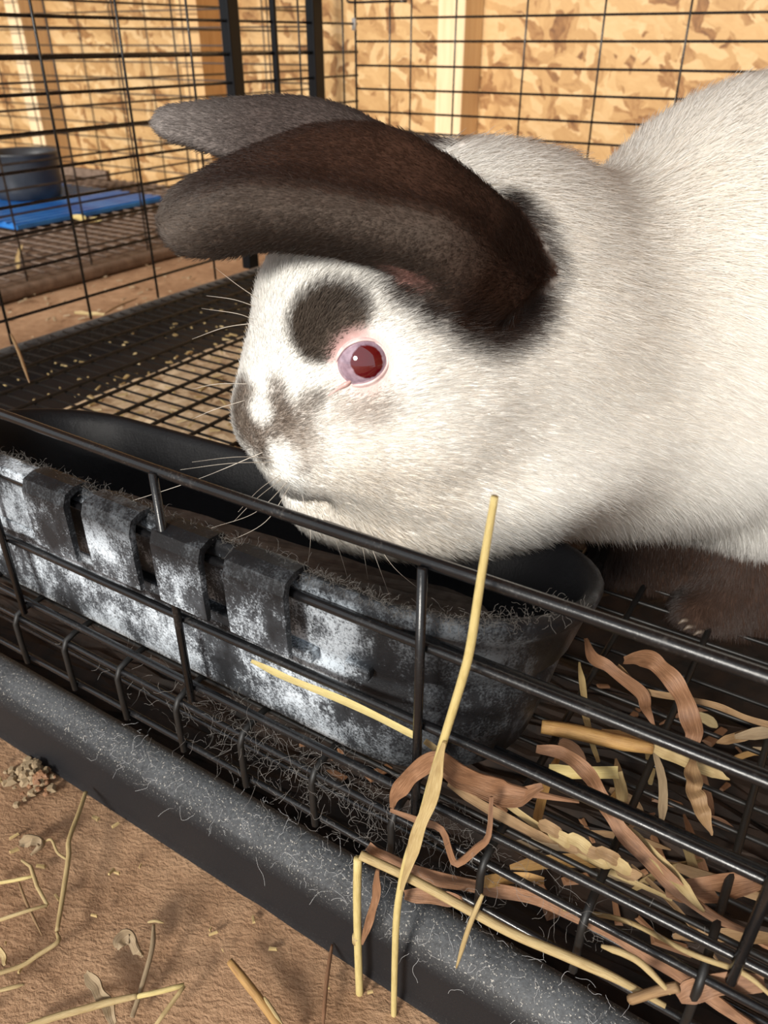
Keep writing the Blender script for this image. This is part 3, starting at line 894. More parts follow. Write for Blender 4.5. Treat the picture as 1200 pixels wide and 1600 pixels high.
def coat(P, info=None):
    n = len(P)
    col = np.tile(WHITE, (n, 1)) * (0.96 + 0.06 * rng.random((n, 1)))
    def lay(m, c):
        nonlocal col
        jit = np.clip(m + (rng.random(n) - .5) * .5 * (m > .04) * (m < .96), 0, 1)
        col = col * (1 - jit[:, None]) + jit[:, None] * c * (0.8 + .4 * rng.random((n, 1)))
    tan = np.array([0.78, 0.66, 0.52])
    lay(blob(P, 1110, 230, .07, .8) * .28, tan); lay(blob(P, 1000, 520, .05, .8) * .18, tan); lay(blob(P, 700, 620, .03, .9) * .12, tan)
    lay(blob(P, 560, 822, .03, .6) * .3, tan); lay(blob(P, 660, 830, .03, .6) * .25, tan)
    # smudges on the face; a dark streak paints the shaded nose-bridge crease
    g = np.array([0.085, 0.066, 0.052])
    for (x, y, r_, k) in ((492, 505, .0095, 1), (520, 488, .0105, 1), (548, 484, .007, .85), (488, 530, .0068, .95), (515, 520, .0085, 1), (497, 548, .0045, .7)):
        lay(blob(P, x, y, r_, .3) * k, g)
    lay(blob(P, 592, 628, .007, .6) * .5, np.array([.36, .28, .23])); lay(blob(P, 550, 640, .008, .6) * .4, np.array([.48, .38, .32]))
    lay(blob(P, 490, 624, .003, .8) * .6, g * 2.2); lay(blob(P, 478, 632, .0035, .8) * .5, g * 2.4); lay(blob(P, 502, 618, .0022, .8) * .6, g * 1.6); lay(blob(P, 468, 650, .004, .8) * .4, g * 3)
    for (x, y, r_, k, c) in ((432, 600, .0035, .6, 2.2), (434, 625, .0045, .75, 2), (436, 648, .0055, .75, 2), (446, 668, .007, .7, 2.2), (470, 668, .007, .5, 2.6),
                             (380, 605, .0045, .8, 2), (372, 630, .0065, .9, 1.8), (392, 618, .004, .6, 2.2), (378, 660, .007, .9, 1.6), (395, 680, .008, .85, 1.8), (420, 690, .007, .7, 2.2),
                             (478, 700, .007, .45, 3), (468, 728, .0045, .5, 2.4), (412, 712, .0045, .8, 1.2)):
        lay(blob(P, x, y, r_, .5) * k, g * c)
    lay(blob(P, 440, 715, .0055, .5) * .85, WHITE); lay(blob(P, 460, 750, .0045, .5) * .7, WHITE); lay(blob(P, 408, 640, .0048, .4) * .85, WHITE)
    for (x, y, k) in ((448, 768, .5), (466, 774, .55), (486, 778, .5), (506, 778, .35)): lay(blob(P, x, y, .0022, .7) * k, g * 1.5)
    # dark fur round the ear roots
    for (x, y, r_) in ((828, 432, .012), (815, 480, .013), (862, 424, .006), (842, 382, .008), (826, 350, .007), (806, 322, .006), (745, 492, .010), (690, 464, .009), (640, 438, .0078), (592, 415, .0066), (548, 398, .005), (512, 392, .004), (790, 500, .012)):
        lay(blob(P, x, y, r_, .42 if x < 818 else .7), DARK * 1.2)
    d, s, t = info if info is not None else ear_info(P)
    m0 = np.clip((.0062 - d[:, 0]) / .002, 0, 1); m1 = np.clip((.0062 - d[:, 1]) / .002, 0, 1)
    fade = np.clip((s[:, 1] + .05) / .05, 0, 1)
    lay(m1 * fade, EARGREY * 1.15 + np.clip((s[:, 1:2] - .55) * 2.2, 0, 1) * np.array([.20, .19, .18]))
    lip = np.clip((t - .50) / .12, 0, 1)[:, None] * np.clip((s[:, :1] - .10) / .2, 0, 1)
    tip = np.clip((s[:, :1] - .72) / .2, 0, 1)
    base = np.array([.034, .016, .010]) * (1 + .5 * np.clip(1 - np.abs(s[:, :1] - .42) / .25, 0, 1))  # sheen along the middle of the ear is painted into the brown
    base = base * (1 - lip) + lip * np.array([.082, .062, .050]); base = base * (1 - tip) + tip * np.array([.125, .098, .080])
    lay(m0, base)
    lay(m0 * np.clip((t - .88) / .06, 0, 1) * np.clip(1 - np.abs(s[:, 0] - .30) / .07, 0, 1) * .8, np.array([.45, .25, .22]))
    # paws
    for (px, py, p, r_) in ((1130, 955, .28, .024), (1085, 965, .277, .016), (1150, 925, .283, .016), (1300, 905, .318, .03)):
        c = atp(px, py, p); dd = np.linalg.norm(P - c, axis=1) / r_
        lay(np.clip((1.3 - dd) / .5, 0, 1), DARK * 1.6)
    lay(np.clip((.128 - P[:, 2]) / .010, 0, 1), DARK * np.where((P @ RX)[:, None] < .105, .45, 1.5))  # far leg coloured blacker than the near one, as painted shade
    return np.clip(col, 0, 1)

me = bpy.data.meshes.new('rabbit_body')
me.from_pydata(RW.tolist(), [], RF.tolist())
me.polygons.foreach_set('use_smooth', [True] * len(me.polygons)); me.update()
VC = coat(RW)
EYE_P, EYE_N = near_hit(566, 566)
de = np.linalg.norm(RW - EYE_P, axis=1)
skin = .7 * np.clip((.0125 - de) / .004, 0, 1)[:, None]
VC2 = VC * (1 - skin) + skin * PINK
ca = me.color_attributes.new('coat', 'FLOAT_COLOR', 'POINT')
ca.data.foreach_set('color', np.concatenate([VC2, np.ones((len(VC), 1))], 1).astype(np.float32).ravel())
m, nt, b = material('rabbit_skin')
at = nt.nodes.new('ShaderNodeAttribute'); at.attribute_name = 'coat'
nt.links.new(at.outputs['Color'], b.inputs['Base Color']); b.inputs['Roughness'].default_value = 0.9
b.inputs['Specular IOR Level'].default_value = 0.1
bump(nt, b, noise(nt, coords(nt), 1400, 3), 0.4, 0.0006)
me.materials.append(m)
rabbit = bpy.data.objects.new('rabbit', me)
COL.objects.link(rabbit)
tag(rabbit, 'large white rabbit with dark brown ears, dipping its nose into the black trough', 'rabbit')

# ---- fur
def fur():
    tri = np.concatenate([RF[:, [0, 1, 2]], RF[:, [0, 2, 3]]])
    a, bq, c = RW[tri[:, 0]], RW[tri[:, 1]], RW[tri[:, 2]]
    cr = np.cross(bq - a, c - a); area = np.linalg.norm(cr, axis=1) / 2; nrm = cr / (2 * area[:, None] + 1e-15)
    cen = (a + bq + c) / 3
    u = cen @ RX
    facing = -(nrm * (cen - C0)).sum(1)
    wgt = area * np.where(u < .16, 1.0, .3) * np.where(facing > -.05, 1.0, .30) * np.where(u < .0, 1.9, 1.0)
    NH = 480000
    pick = rng.choice(len(tri), NH, p=wgt / wgt.sum())
    r1, r2 = np.sqrt(rng.random(NH)), rng.random(NH)
    P = a[pick] * (1 - r1)[:, None] + bq[pick] * (r1 * (1 - r2))[:, None] + c[pick] * (r1 * r2)[:, None]
    # smooth normals
    vn = np.zeros_like(RW)
    for k in range(3): np.add.at(vn, tri[:, k], cr)
    vn /= np.linalg.norm(vn, axis=1)[:, None] + 1e-15
    Nn = vn[tri[pick, 0]] * (1 - r1)[:, None] + vn[tri[pick, 1]] * (r1 * (1 - r2))[:, None] + vn[tri[pick, 2]] * (r1 * r2)[:, None]
    Nn /= np.linalg.norm(Nn, axis=1)[:, None]
    # nothing grows on the eye
    keep = np.linalg.norm(P - EYE_P, axis=1) > .0094
    P, Nn = P[keep], Nn[keep]; n = len(P)
    uu, pp, zz = P @ RX, P @ FWD, P[:, 2]
    info = ear_info(P); d, s, _t = info
    isear0, isear1 = d[:, 0] < .0058, d[:, 1] < .0058
    nose = atp(410, 700, .257)
    # flow: away from the nose on the head, toward the rump and down on the body
    head = np.clip(1 - (np.linalg.norm(P - nose, axis=1) - .06) / .06, 0, 1)[:, None]
    fh = P - nose; fh /= np.linalg.norm(fh, axis=1)[:, None] + 1e-9
    fb = np.tile(RX * .9 + FWD * .15 + np.array([0, 0, -.35]), (n, 1))
    low = np.clip((.165 - zz) / .04, 0, 1)[:, None] * np.clip((uu + .03) / .03, 0, 1)[:, None]
    fb = fb * (1 - low) + low * np.array([.1, 0, -1.0])
    flow = fh * head + fb * (1 - head)
    etip0 = atp(262, 360, .248) - atp(800, 440, .264)
    etip1 = atp(250, 192, .33) - atp(660, 240, .335)
    flow[isear0] = etip0 / np.linalg.norm(etip0); flow[isear1] = etip1 / np.linalg.norm(etip1)
    flow = flow - Nn * (flow * Nn).sum(1)[:, None]
    flow /= np.linalg.norm(flow, axis=1)[:, None] + 1e-9
    dn = np.linalg.norm(P - nose, axis=1)
    L = np.interp(dn, [0, .03, .07, .11, .16], [.0022, .0032, .0046, .0065, .0085])
    L = L * (1 + .8 * low[:, 0])
    de = np.linalg.norm(P - EYE_P, axis=1)
    L = np.where(de < .02, np.minimum(L, .0016 + (de - .0095) * .3), L)
    ear_any = isear0 | isear1
    L = np.where(ear_any, .0030 + .003 * (s.max(1) < .12), L)
    L = np.where(zz < .132, np.minimum(L, .0045), L)
    L *= .7 + .5 * rng.random(n)
    lift = np.where(ear_any, .34, .36) * (.7 + .6 * rng.random(n))
    # a slow clumping field
    cl = np.stack([np.sin(P @ np.array(k) + q) for k, q in (((310, 120, 200), 0), ((-150, 280, 170), 2), ((90, -210, 330), 4))], 1)
    rd = rng.normal(size=(n, 3)) * .16 + cl * .05
    D0 = flow * (1 - lift * .45)[:, None] + Nn * lift[:, None] + rd
    D0 /= np.linalg.norm(D0, axis=1)[:, None]
    D1 = D0 + flow * .55 + np.array([0, 0, -.22]) + rng.normal(size=(n, 3)) * .12
    D1 /= np.linalg.norm(D1, axis=1)[:, None]
    p0 = P - Nn * .0005
    p1 = p0 + D0 * (L * .36)[:, None]
    dm = D0 + D1; dm /= np.linalg.norm(dm, axis=1)[:, None]
    p2 = p1 + dm * (L * .34)[:, None]
    p3 = p2 + D1 * (L * .30)[:, None]
    pts = np.stack([p0, p1, p2, p3], 1).astype(np.float32)
    col = coat(p0 + (p2 - p0) * .9, info)
    # hairs at the edge of a marking take the colour of one side or the other
    hc = bpy.data.hair_curves.new('fur')
    hc.add_curves([4] * n)
    hc.attributes['position'].data.foreach_set('vector', pts.ravel())
    ra = hc.attributes.new('radius', 'FLOAT', 'POINT') if 'radius' not in hc.attributes else hc.attributes['radius']
    base = np.where(ear_any, .000065, .00008)
    base = base * (.8 + .4 * rng.random(n))
    rad = base[:, None] * np.array([[1.0, .95, .75, .25]])
    ra.data.foreach_set('value', rad.astype(np.float32).ravel())
    ac = hc.attributes.new('coat', 'FLOAT_COLOR', 'CURVE')
    ac.data.foreach_set('color', np.concatenate([col, np.ones((n, 1))], 1).astype(np.float32).ravel())
    an = hc.attributes.new('skin_normal', 'FLOAT_VECTOR', 'CURVE')
    an.data.foreach_set('vector', (Nn + D0 * .25 + rng.normal(size=(n, 3)) * .12).astype(np.float32).ravel())
    m, nt, b = material('fur')
    nt.nodes.remove(b)
    nat = nt.nodes.new('ShaderNodeAttribute'); nat.attribute_name = 'skin_normal'
    at = nt.nodes.new('ShaderNodeAttribute'); at.attribute_name = 'coat'
    df = nt.nodes.new('ShaderNodeBsdfDiffuse'); tr = nt.nodes.new('ShaderNodeBsdfTranslucent'); mx = nt.nodes.new('ShaderNodeMixShader')
    gl = N(nt, 'ShaderNodeBsdfGlossy', Roughness=.42); mx2 = nt.nodes.new('ShaderNodeMixShader')
    nt.links.new(at.outputs['Color'], df.inputs[0]); nt.links.new(at.outputs['Color'], tr.inputs[0])
    nrmn = nt.nodes.new('ShaderNodeVectorMath'); nrmn.operation = 'NORMALIZE'; nt.links.new(nat.outputs['Vector'], nrmn.inputs[0])
    nt.links.new(nrmn.outputs[0], df.inputs['Normal'])
    mx.inputs[0].default_value = .2; nt.links.new(df.outputs[0], mx.inputs[1]); nt.links.new(tr.outputs[0], mx.inputs[2])
    mx2.inputs[0].default_value = .035; nt.links.new(mx.outputs[0], mx2.inputs[1]); nt.links.new(gl.outputs[0], mx2.inputs[2])
    nt.links.new(mx2.outputs[0], nt.nodes['Material Output'].inputs[0])
    hc.materials.append(m)
    o = link('fur', hc, rabbit)
    return o
fur()

# ---- eye
def eye():
    n = EYE_N / np.linalg.norm(EYE_N)
    view = -ray(566, 566); view /= np.linalg.norm(view)
    ax = n * .75 + view * .25; ax /= np.linalg.norm(ax)     # where the eye looks
    ex = RX - ax * (RX @ ax); ex /= np.linalg.norm(ex); ey = np.cross(ax, ex)
    R = .0100; c = EYE_P - ax * .0068
    V = []; Fc = []; nl, nm = 40, 64
    cols = []
    for i in range(nl + 1):
        th = math.pi * i / nl
        for k in range(nm):
            ph = 2 * math.pi * k / nm
            dx, dy, dz = math.sin(th) * math.cos(ph), math.sin(th) * math.sin(ph), math.cos(th)
            V.append(c + (ex * dx + ey * dy + ax * dz) * R)
    for i in range(nl):
        for k in range(nm):
            k2 = (k + 1) % nm; Fc.append((i * nm + k, (i + 1) * nm + k, (i + 1) * nm + k2, i * nm + k2))
    m, nt, b = material('eyeball')
    tc = coords(nt)
    def dist(p):
        vm = nt.nodes.new('ShaderNodeVectorMath'); vm.operation = 'DISTANCE'
        nt.links.new(tc, vm.inputs[0]); vm.inputs[1].default_value = tuple(p); return vm.outputs['Value']
    pc = c + (ax * .955 + ex * .17 + ey * .03) * R; pc = c + (pc - c) / np.linalg.norm(pc - c) * R
    dp = dist(pc)
    nz = noise(nt, tc, 420, 4)
    iris = ramp(nt, nz, [(.3, (.20, .13, .17)), (.7, (.40, .29, .35))])
    dpw = mth(nt, 'ADD', dp, mth(nt, 'MULTIPLY', mth(nt, 'SUBTRACT', nz, .5), .0012))
    k_ = nt.nodes.new('ShaderNodeMapRange'); nt.links.new(dpw, k_.inputs[0]); k_.inputs[1].default_value = .0050; k_.inputs[2].default_value = .0055
    col = mixc(nt, k_.outputs[0], (.09, .002, .005), iris)
    nt.links.new(col, b.inputs['Base Color']); b.inputs['Roughness'].default_value = .06
    b.inputs['Coat Weight'].default_value = 1.0; b.inputs['Coat Roughness'].default_value = .02
    link('eyeball', mesh_of('eyeball', V, Fc, m, True), rabbit)
    # eyelid: pink skin from the almond opening out to the cheek, drawn out toward the tear duct
    V = []; Fc = []; NK = 56
    def almond(ph, a_, b_, dk):
        x_, y_ = math.cos(ph) * a_, math.sin(ph) * b_
        t_ = math.radians(22); x2, y2 = x_ * math.cos(t_) - y_ * math.sin(t_), x_ * math.sin(t_) + y_ * math.cos(t_)
        duct = max(0, math.cos(ph - math.pi - .25)) ** 7
        return x2 - .0040 * duct * dk, y2 - .0040 * duct * dk
    prof = [(.0080, .0062, .3, -.0012), (.0081, .0063, .8, .0001), (.0083, .0065, 1, .0008), (.0090, .0072, 1, .0010), (.0100, .0085, .9, .0006)]
    for a_, b_, dk, lift in prof:
        for k in range(NK):
            x2, y2 = almond(2 * math.pi * k / NK, a_, b_, dk)
            rr2 = min(x2 * x2 + y2 * y2, (R * .97) ** 2)
            V.append(c + ex * x2 + ey * y2 + ax * (math.sqrt(R * R - rr2) + lift))
    for k in range(NK):
        x2, y2 = almond(2 * math.pi * k / NK, .0116, .0100, .8)
        q = RBVH.find_nearest(Vector(EYE_P + ex * x2 + ey * y2))
        V.append(np.array(q[0]) - np.array(q[1]) * .0002)
    for i in range(len(prof)):
        for k in range(NK):
            k2 = (k + 1) % NK; Fc.append((i * NK + k, i * NK + k2, (i + 1) * NK + k2, (i + 1) * NK + k))
    mp = mat_simple('eyelid_skin', (.54, .35, .34), (.78, .62, .59), 300, .45, (1, 1, 1), .2)
    link('eyelid', mesh_of('eyelid', V, Fc, mp, True), rabbit)
eye()
# tear duct: a pink crease running down from the front corner of the eye
dp_ = []
for (px, py) in ((549, 595), (541, 600), (532, 605), (523, 611), (514, 618)):
    q, qn = near_hit(px, py); dp_.append(q + qn * .0005)
V, Fc = tube(catmull(dp_, 4), [.0011 * (1 - .8 * i / 16) * min(1, .3 + i / 6) for i in range(17)], 8)
link('tear_duct', mesh_of('tear_duct', V, Fc, mat_simple('duct_skin', (.52, .30, .27), (.70, .48, .44), 300, .35, (1, 1, 1), .2), True), rabbit)

# ---- whiskers
m_wh, nt, b = material('whisker'); b.inputs['Base Color'].default_value = (.62, .56, .48, 1); b.inputs['Roughness'].default_value = .4
WH = [[(430, 722, 0), (360, 724, -.012), (282, 734, -.018)], [(428, 716, 0), (370, 714, -.012), (300, 722, -.02)],
      [(438, 742, 0), (405, 765, -.012), (372, 800, -.02)], [(440, 748, 0), (400, 780, -.014), (365, 815, -.022)],
      [(450, 752, 0), (400, 800, -.016), (330, 825, -.024)], [(455, 756, 0), (415, 815, -.014), (350, 850, -.02)],
      [(415, 705, 0), (300, 752, -.002), (150, 800, .0)],
      [(408, 470, 0), (372, 446, -.004), (336, 418, -.004)], [(402, 480, 0), (365, 468, -.004), (322, 462, -.003)],
      [(398, 500, 0), (370, 490, -.005), (315, 482, 0)], [(395, 505, 0), (350, 512, -.004), (300, 530, -.004)],
      [(390, 600, 0), (340, 600, -.004), (300, 608, -.002)], [(385, 625, 0), (335, 640, -.004), (300, 655, -.002)],
      [(470, 765, 0), (485, 830, -.004), (480, 890, -.006)], [(500, 780, 0), (530, 860, -.004), (548, 920, -.006)],
      [(560, 800, 0), (590, 880, -.006), (612, 940, -.008)], [(565, 805, 0), (610, 880, -.006), (660, 925, -.008)],
      [(545, 800, 0), (565, 850, -.004), (575, 905, -.004)]]
for w in WH:
    try:
        base = near_hit(w[0][0], w[0][1])[0]
    except Exception:
        base = atp(w[0][0], w[0][1], .256)
    p0 = base @ FWD
    pts = [base - ray(w[0][0], w[0][1]) * -.001] + [atp(q[0], q[1], p0 + q[2]) for q in w[1:]]
    pts = catmull(pts, 8); n_ = len(pts)
    V, Fc = tube(pts, [.00016 * (1 - .8 * i / (n_ - 1)) for i in range(n_)], 5)
    link('whisker', mesh_of('whisker', V, Fc, m_wh, True), rabbit)
# claws on the near paw
M_CLAW = mat_simple('claw', (.10, .075, .055), (.17, .13, .10), 50, .45)
for (px, py) in ((1072, 968), (1080, 978), (1096, 986)):
    hit = RBVH.ray_cast(Vector(C0), Vector(ray(px, py)))
    if hit[0] is None: continue
    a = np.array(hit[0]); b_ = a + (-RX * .0035 + RBK * .001 + np.array([0, 0, -.0022]))
    V, Fc = tube([a + RX * .002, (a + b_) / 2 + np.array([0, 0, .0006]), b_], [.0012, .0010, .0003], 7)
    link('claw', mesh_of('claw', V, Fc, M_CLAW, True), rabbit)

# ------------------------------------------------------------------ straw, leaves, lint
def blade_mesh(pts, widths, mat, nrm, thick=.00035, fold=.25, twist=0.0):
    pts = [np.array(p, float) for p in pts]; n = len(pts); V = []; Fc = []
    for i, p in enumerate(pts):
        t = pts[min(i + 1, n - 1)] - pts[max(i - 1, 0)]; t /= np.linalg.norm(t) + 1e-12
        a = twist * i / max(n - 1, 1)
        nn = np.array(nrm, float); nn = nn - t * (nn @ t); nn /= np.linalg.norm(nn) + 1e-9
        sd = np.cross(t, nn)
        nn, sd = nn * math.cos(a) + sd * math.sin(a), sd * math.cos(a) - nn * math.sin(a)
        w = widths[i] / 2
        V += [p - sd * w + nn * thick, p - nn * w * fold + nn * thick, p + sd * w + nn * thick, p + sd * w - nn * thick, p - nn * w * fold - nn * thick, p - sd * w - nn * thick]
    for i in range(n - 1):
        for k in range(6):
            k2 = (k + 1) % 6; Fc.append((i * 6 + k, i * 6 + k2, (i + 1) * 6 + k2, (i + 1) * 6 + k))
    Fc += [(5, 4, 3, 2, 1, 0), tuple((n - 1) * 6 + k for k in range(6))]
    return V, Fc
def pt(q):
    px, py, ax, v = q
    return aty(px, py, v) if ax == 'y' else atz(px, py, v)
def taper(n, w, ends=(.5, .3), mid=1.0):
    return [w * min(1, ends[0] + (1 - ends[0]) * min(1, 6 * i / (n - 1)), ends[1] + (1 - ends[1]) * min(1, 4 * (1 - i / (n - 1)))) for i in range(n)]
NRM = RBK * .7 + np.array([0, -.2, .6])
def straw(name, pts, w, mat, label=None, cat='straw', kind='blade', parent=None, group=None, ends=(.6, .4), smooth=8, fold=.35, twist=0.0, nrm=None):
    P = [pt(q) if len(q) == 4 else np.array(q, float) for q in pts]
    P = catmull(P, smooth) if smooth > 1 else P
    n = len(P)
    jr = random.Random(int(abs(P[0][0]) * 1e6) % 9973)
    ph1, ph2, f1 = jr.uniform(0, 6.3), jr.uniform(0, 6.3), jr.uniform(.5, .9)
    if kind == 'blade':
        for i in range(1, n - 1): P[i] = P[i] + (NRM * math.sin(i * f1 + ph1) + RX * math.sin(i * f1 * .7 + ph2) * .4) * min(w, .005) * .10
        V, Fc = blade_mesh(P, [x * (.90 + .07 * math.sin(i * f1 * .8 + ph2)) for i, x in enumerate(taper(n, w, ends))], mat, NRM if nrm is None else nrm, fold=fold, twist=twist)
        me_ = mesh_of(name, V, Fc, mat, True); na = 6
        me_.set_sharp_from_angle(angle=1.0)
    else:
        V, Fc = tube(P, [x / 2 for x in taper(n, w, ends)], 8)
        me_ = mesh_of(name, V, Fc, mat, True); na = 8
    fibre(me_, na, n, sum(np.linalg.norm(P[i + 1] - P[i]) for i in range(n - 1)) / n)
    o = link(name, me_, parent)
    if label: tag(o, label, cat, group)
    return o

# long upright straw leaning on the front wires
t1 = straw('straw_stem', [(773, 776, 'y', .142), (752, 900, 'y', .1415), (735, 1010, 'y', .141), (722, 1062, 'y', .1405), (695, 1150, 'y', .140), (676, 1215, 'y', .139), (655, 1290, 'y', .137), (635, 1345, 'y', .135), (621, 1420, 'y', .1335), (617, 1500, 'y', .133), (615, 1610, 'y', .1325), (614, 1690, 'y', .132)], .0025, M_STRAW_Y, 'tall pale yellow straw leaning upright against the front wires', kind='tube', ends=(.75, .8))
straw('husk', [(694, 1160, 'y', .138), (672, 1250, 'y', .1365), (650, 1310, 'y', .1345), (628, 1390, 'y', .1325)], .0042, M_STRAW_P, parent=t1, ends=(.3, .3))
# bent straw: one leg hangs down the tray, one lies along the rim
t2 = straw('bent_straw', [(559, 1342, 'y', .1335), (558, 1400, 'y', .1335), (559, 1470, 'y', .133), (561, 1530, 'y', .1325), (564, 1610, 'y', .132), (566, 1660, 'y', .132)], .0029, M_STRAW_Y, 'pale straw snapped at a right angle over the tray rim', kind='tube', ends=(1, 1), smooth=3)
straw('straw_leg', [(563, 1336, 'y', .1345), (640, 1372, 'y', .1375), (720, 1415, 'y', .139), (800, 1458, 'y', .140), (880, 1492, 'y', .141), (960, 1528, 'y', .1415), (1040, 1572, 'y', .142)], .0031, M_STRAW_P, parent=t2, kind='tube', ends=(1, .5))
straw('node', [(557, 1462, 'y', .133), (557, 1472, 'y', .133)], .0036, M_STRAW_P, parent=t2, kind='tube', ends=(.9, .9), smooth=1)
straw('peeling_sheath', [(590, 1360, 'y', .136), (586, 1408, 'y', .1345), (575, 1445, 'y', .1335), (566, 1475, 'y', .132)], .0030, M_LEAF_B, parent=t2, ends=(.5, .2))
# grass stem with a seed head in front of the trough
t3 = straw('grass_stem', [(393, 1033, 'y', .1497), (450, 1060, 'y', .1497), (530, 1092, 'y', .1497), (610, 1130, 'y', .1497), (652, 1152, 'y', .1497)], .0025, M_STRAW_Y, 'flat yellow grass stem resting across the trough front behind a wire', ends=(.5, .8))
t4 = straw('grass_stem', [(664, 1158, 'y', .156), (720, 1200, 'y', .158), (800, 1262, 'y', .162), (880, 1318, 'y', .166), (960, 1364, 'y', .170), (1050, 1406, 'y', .174)], .0024, M_STRAW_P, 'pale grass stem with a ragged seed head lying over the wire floor', ends=(.8, .5))
for i in range(9):
    a = 842 + i * 15; c_ = 1290 + i * 7
    straw('seed_husk', [(a, c_ + (i % 3) * 6 - 4, 'y', .163), (a + 22, c_ + 12 + (i % 3) * 7 - 6, 'y', .162), (a + 42, c_ + 20 + (i % 2) * 8, 'y', .163)], .0042, (M_LEAF_T, M_STRAW_P)[i % 2], parent=t4, ends=(.4, .15), smooth=3)
# crumpled brown leaves by the trough
straw('dry_leaf', [(612, 1262, 'y', .149), (622, 1236, 'y', .147), (648, 1208, 'y', .146), (684, 1186, 'y', .146), (722, 1210, 'y', .151), (770, 1226, 'y', .158), (812, 1236, 'y', .162), (905, 1253, 'y', .168)], .0058, M_LEAF_B, 'crumpled pinkish brown leaf arched beside the foot of the trough', 'leaf', ends=(.25, .1), twist=.8)
straw('dry_leaf', [(690, 1205, 'y', .153), (740, 1226, 'y', .157), (800, 1246, 'y', .160), (848, 1228, 'y', .163)], .0068, M_LEAF_B, 'broad creased brown leaf lying against the trough foot', 'leaf', ends=(.4, .3), twist=-.6)
straw('dry_leaf', [(610, 1266, 'y', .1465), (655, 1283, 'y', .1455), (690, 1296, 'y', .1455), (703, 1330, 'y', .1455), (714, 1350, 'y', .146), (745, 1325, 'y', .146), (763, 1305, 'y', .147), (768, 1245, 'y', .152)], .0024, M_LEAF_B, 'narrow brown leaf bent in a zigzag over the lower wires', 'leaf', ends=(.5, .5), smooth=3, twist=.5)
straw('dry_leaf', [(700, 1225, 'y', .156), (760, 1262, 'y', .158), (830, 1300, 'y', .16), (870, 1318, 'y', .162)], .0034, M_LEAF_T, 'thin tan blade between the trough foot and the seed head', 'leaf', ends=(.4, .2))
straw('dry_leaf', [(575, 1322, 'y', .1395), (610, 1345, 'y', .1415), (680, 1372, 'y', .1445), (760, 1388, 'y', .1525), (850, 1408, 'y', .1545), (950, 1455, 'y', .1545), (1040, 1510, 'y', .1545), (1140, 1580, 'y', .1545), (1180, 1610, 'y', .1545)], .0048, M_LEAF_B, 'long brown leaf blade running through the lowest wires', 'leaf', ends=(.7, .7), twist=.7)
straw('dry_leaf', [(632, 1398, 'y', .141), (680, 1402, 'y', .1425), (720, 1408, 'y', .1435)], .0050, M_LEAF_B, 'short brown leaf scrap on the tray rim by the bent straw', 'leaf', ends=(.6, .6))
straw('straw_stem', [(846, 1135, 'z', .0935), (900, 1144, 'z', .0935), (960, 1158, 'z', .0937), (1020, 1170, 'z', .0937)], .0055, M_STRAW_G, 'thick golden brown stalk lying on the wire floor right of the trough', kind='tube', ends=(.9, .7))
straw('straw_stem', [(1020, 1168, 'z', .094), (1060, 1184, 'z', .094), (1106, 1202, 'z', .0938), (1140, 1218, 'z', .093)], .0052, M_STRAW_P, 'frayed pale stalk end lying past the thick golden stalk', ends=(.6, .1))
straw('dry_leaf', [(975, 1032, 'z', .094), (1005, 1028, 'z', .104), (1035, 1045, 'z', .106), (1062, 1080, 'z', .104), (1080, 1125, 'z', .100), (1083, 1160, 'z', .097), (1081, 1186, 'z', .094)], .0075, M_LEAF_B, 'arched brown leaf standing up from the wire floor below the paw', 'leaf', ends=(.4, .1), twist=.5)
straw('dry_leaf', [(1082, 1182, 'z', .098), (1083, 1215, 'z', .0985), (1087, 1240, 'z', .098), (1098, 1268, 'z', .096), (1112, 1305, 'z', .090)], .0058, M_LEAF_T, 'withered leaf bud hanging below the arched brown leaf', 'leaf', ends=(.2, .1), fold=.5)
straw('dry_leaf', [(915, 998, 'z', .096), (928, 1028, 'z', .0955), (955, 1045, 'z', .095), (1000, 1082, 'z', .094), (1010, 1108, 'z', .093), (1024, 1136, 'z', .091)], .0052, M_LEAF_B, 'drooping brown leaf on the wire floor next to the trough end', 'leaf', ends=(.3, .1), twist=.4)
straw('straw_stem', [(965, 1040, 'z', .094), (1005, 1078, 'z', .094), (1060, 1090, 'z', .094), (1120, 1103, 'z', .094), (1160, 1120, 'z', .094), (1215, 1136, 'z', .094)], .0026, M_LEAF_T, 'thin tan stalk running to the right edge below the paw', ends=(.6, .9))
s10 = straw('bent_straw', [(858, 1204, 'z', .0925), (900, 1207, 'z', .0925), (966, 1207, 'z', .0925)], .0048, M_STRAW_Y, 'flat yellow straw folded square beside the trough foot', smooth=3, ends=(.9, 1))
straw('straw_leg', [(964, 1206, 'z', .092), (969, 1225, 'z', .091), (972, 1252, 'z', .089)], .0042, M_STRAW_P, parent=s10, smooth=2, ends=(1, .8))
straw('dry_leaf', [(838, 1170, 'z', .098), (880, 1178, 'z', .100), (915, 1205, 'z', .101), (940, 1245, 'z', .100), (962, 1285, 'z', .098), (1000, 1330, 'z', .094), (1050, 1380, 'z', .092), (1110, 1430, 'z', .090), (1180, 1460, 'z', .090)], .0054, M_LEAF_B, 'long brown blade sweeping from the trough base to the right corner', 'leaf', ends=(.6, .2), twist=.6)
straw('dry_leaf', [(960, 1280, 'z', .0945), (1020, 1335, 'z', .0935), (1060, 1378, 'z', .093), (1100, 1424, 'z', .092)], .0040, M_STRAW_P, 'pale blade crossing the long brown one near the right corner', 'leaf', ends=(.4, .2))
straw('twig', [(754, 1398, 'y', .138), (733, 1448, 'y', .1345), (713, 1512, 'y', .1325)], .0016, M_STRAW_P, 'small pale twig hanging over the tray rim', kind='tube', ends=(.7, .4))
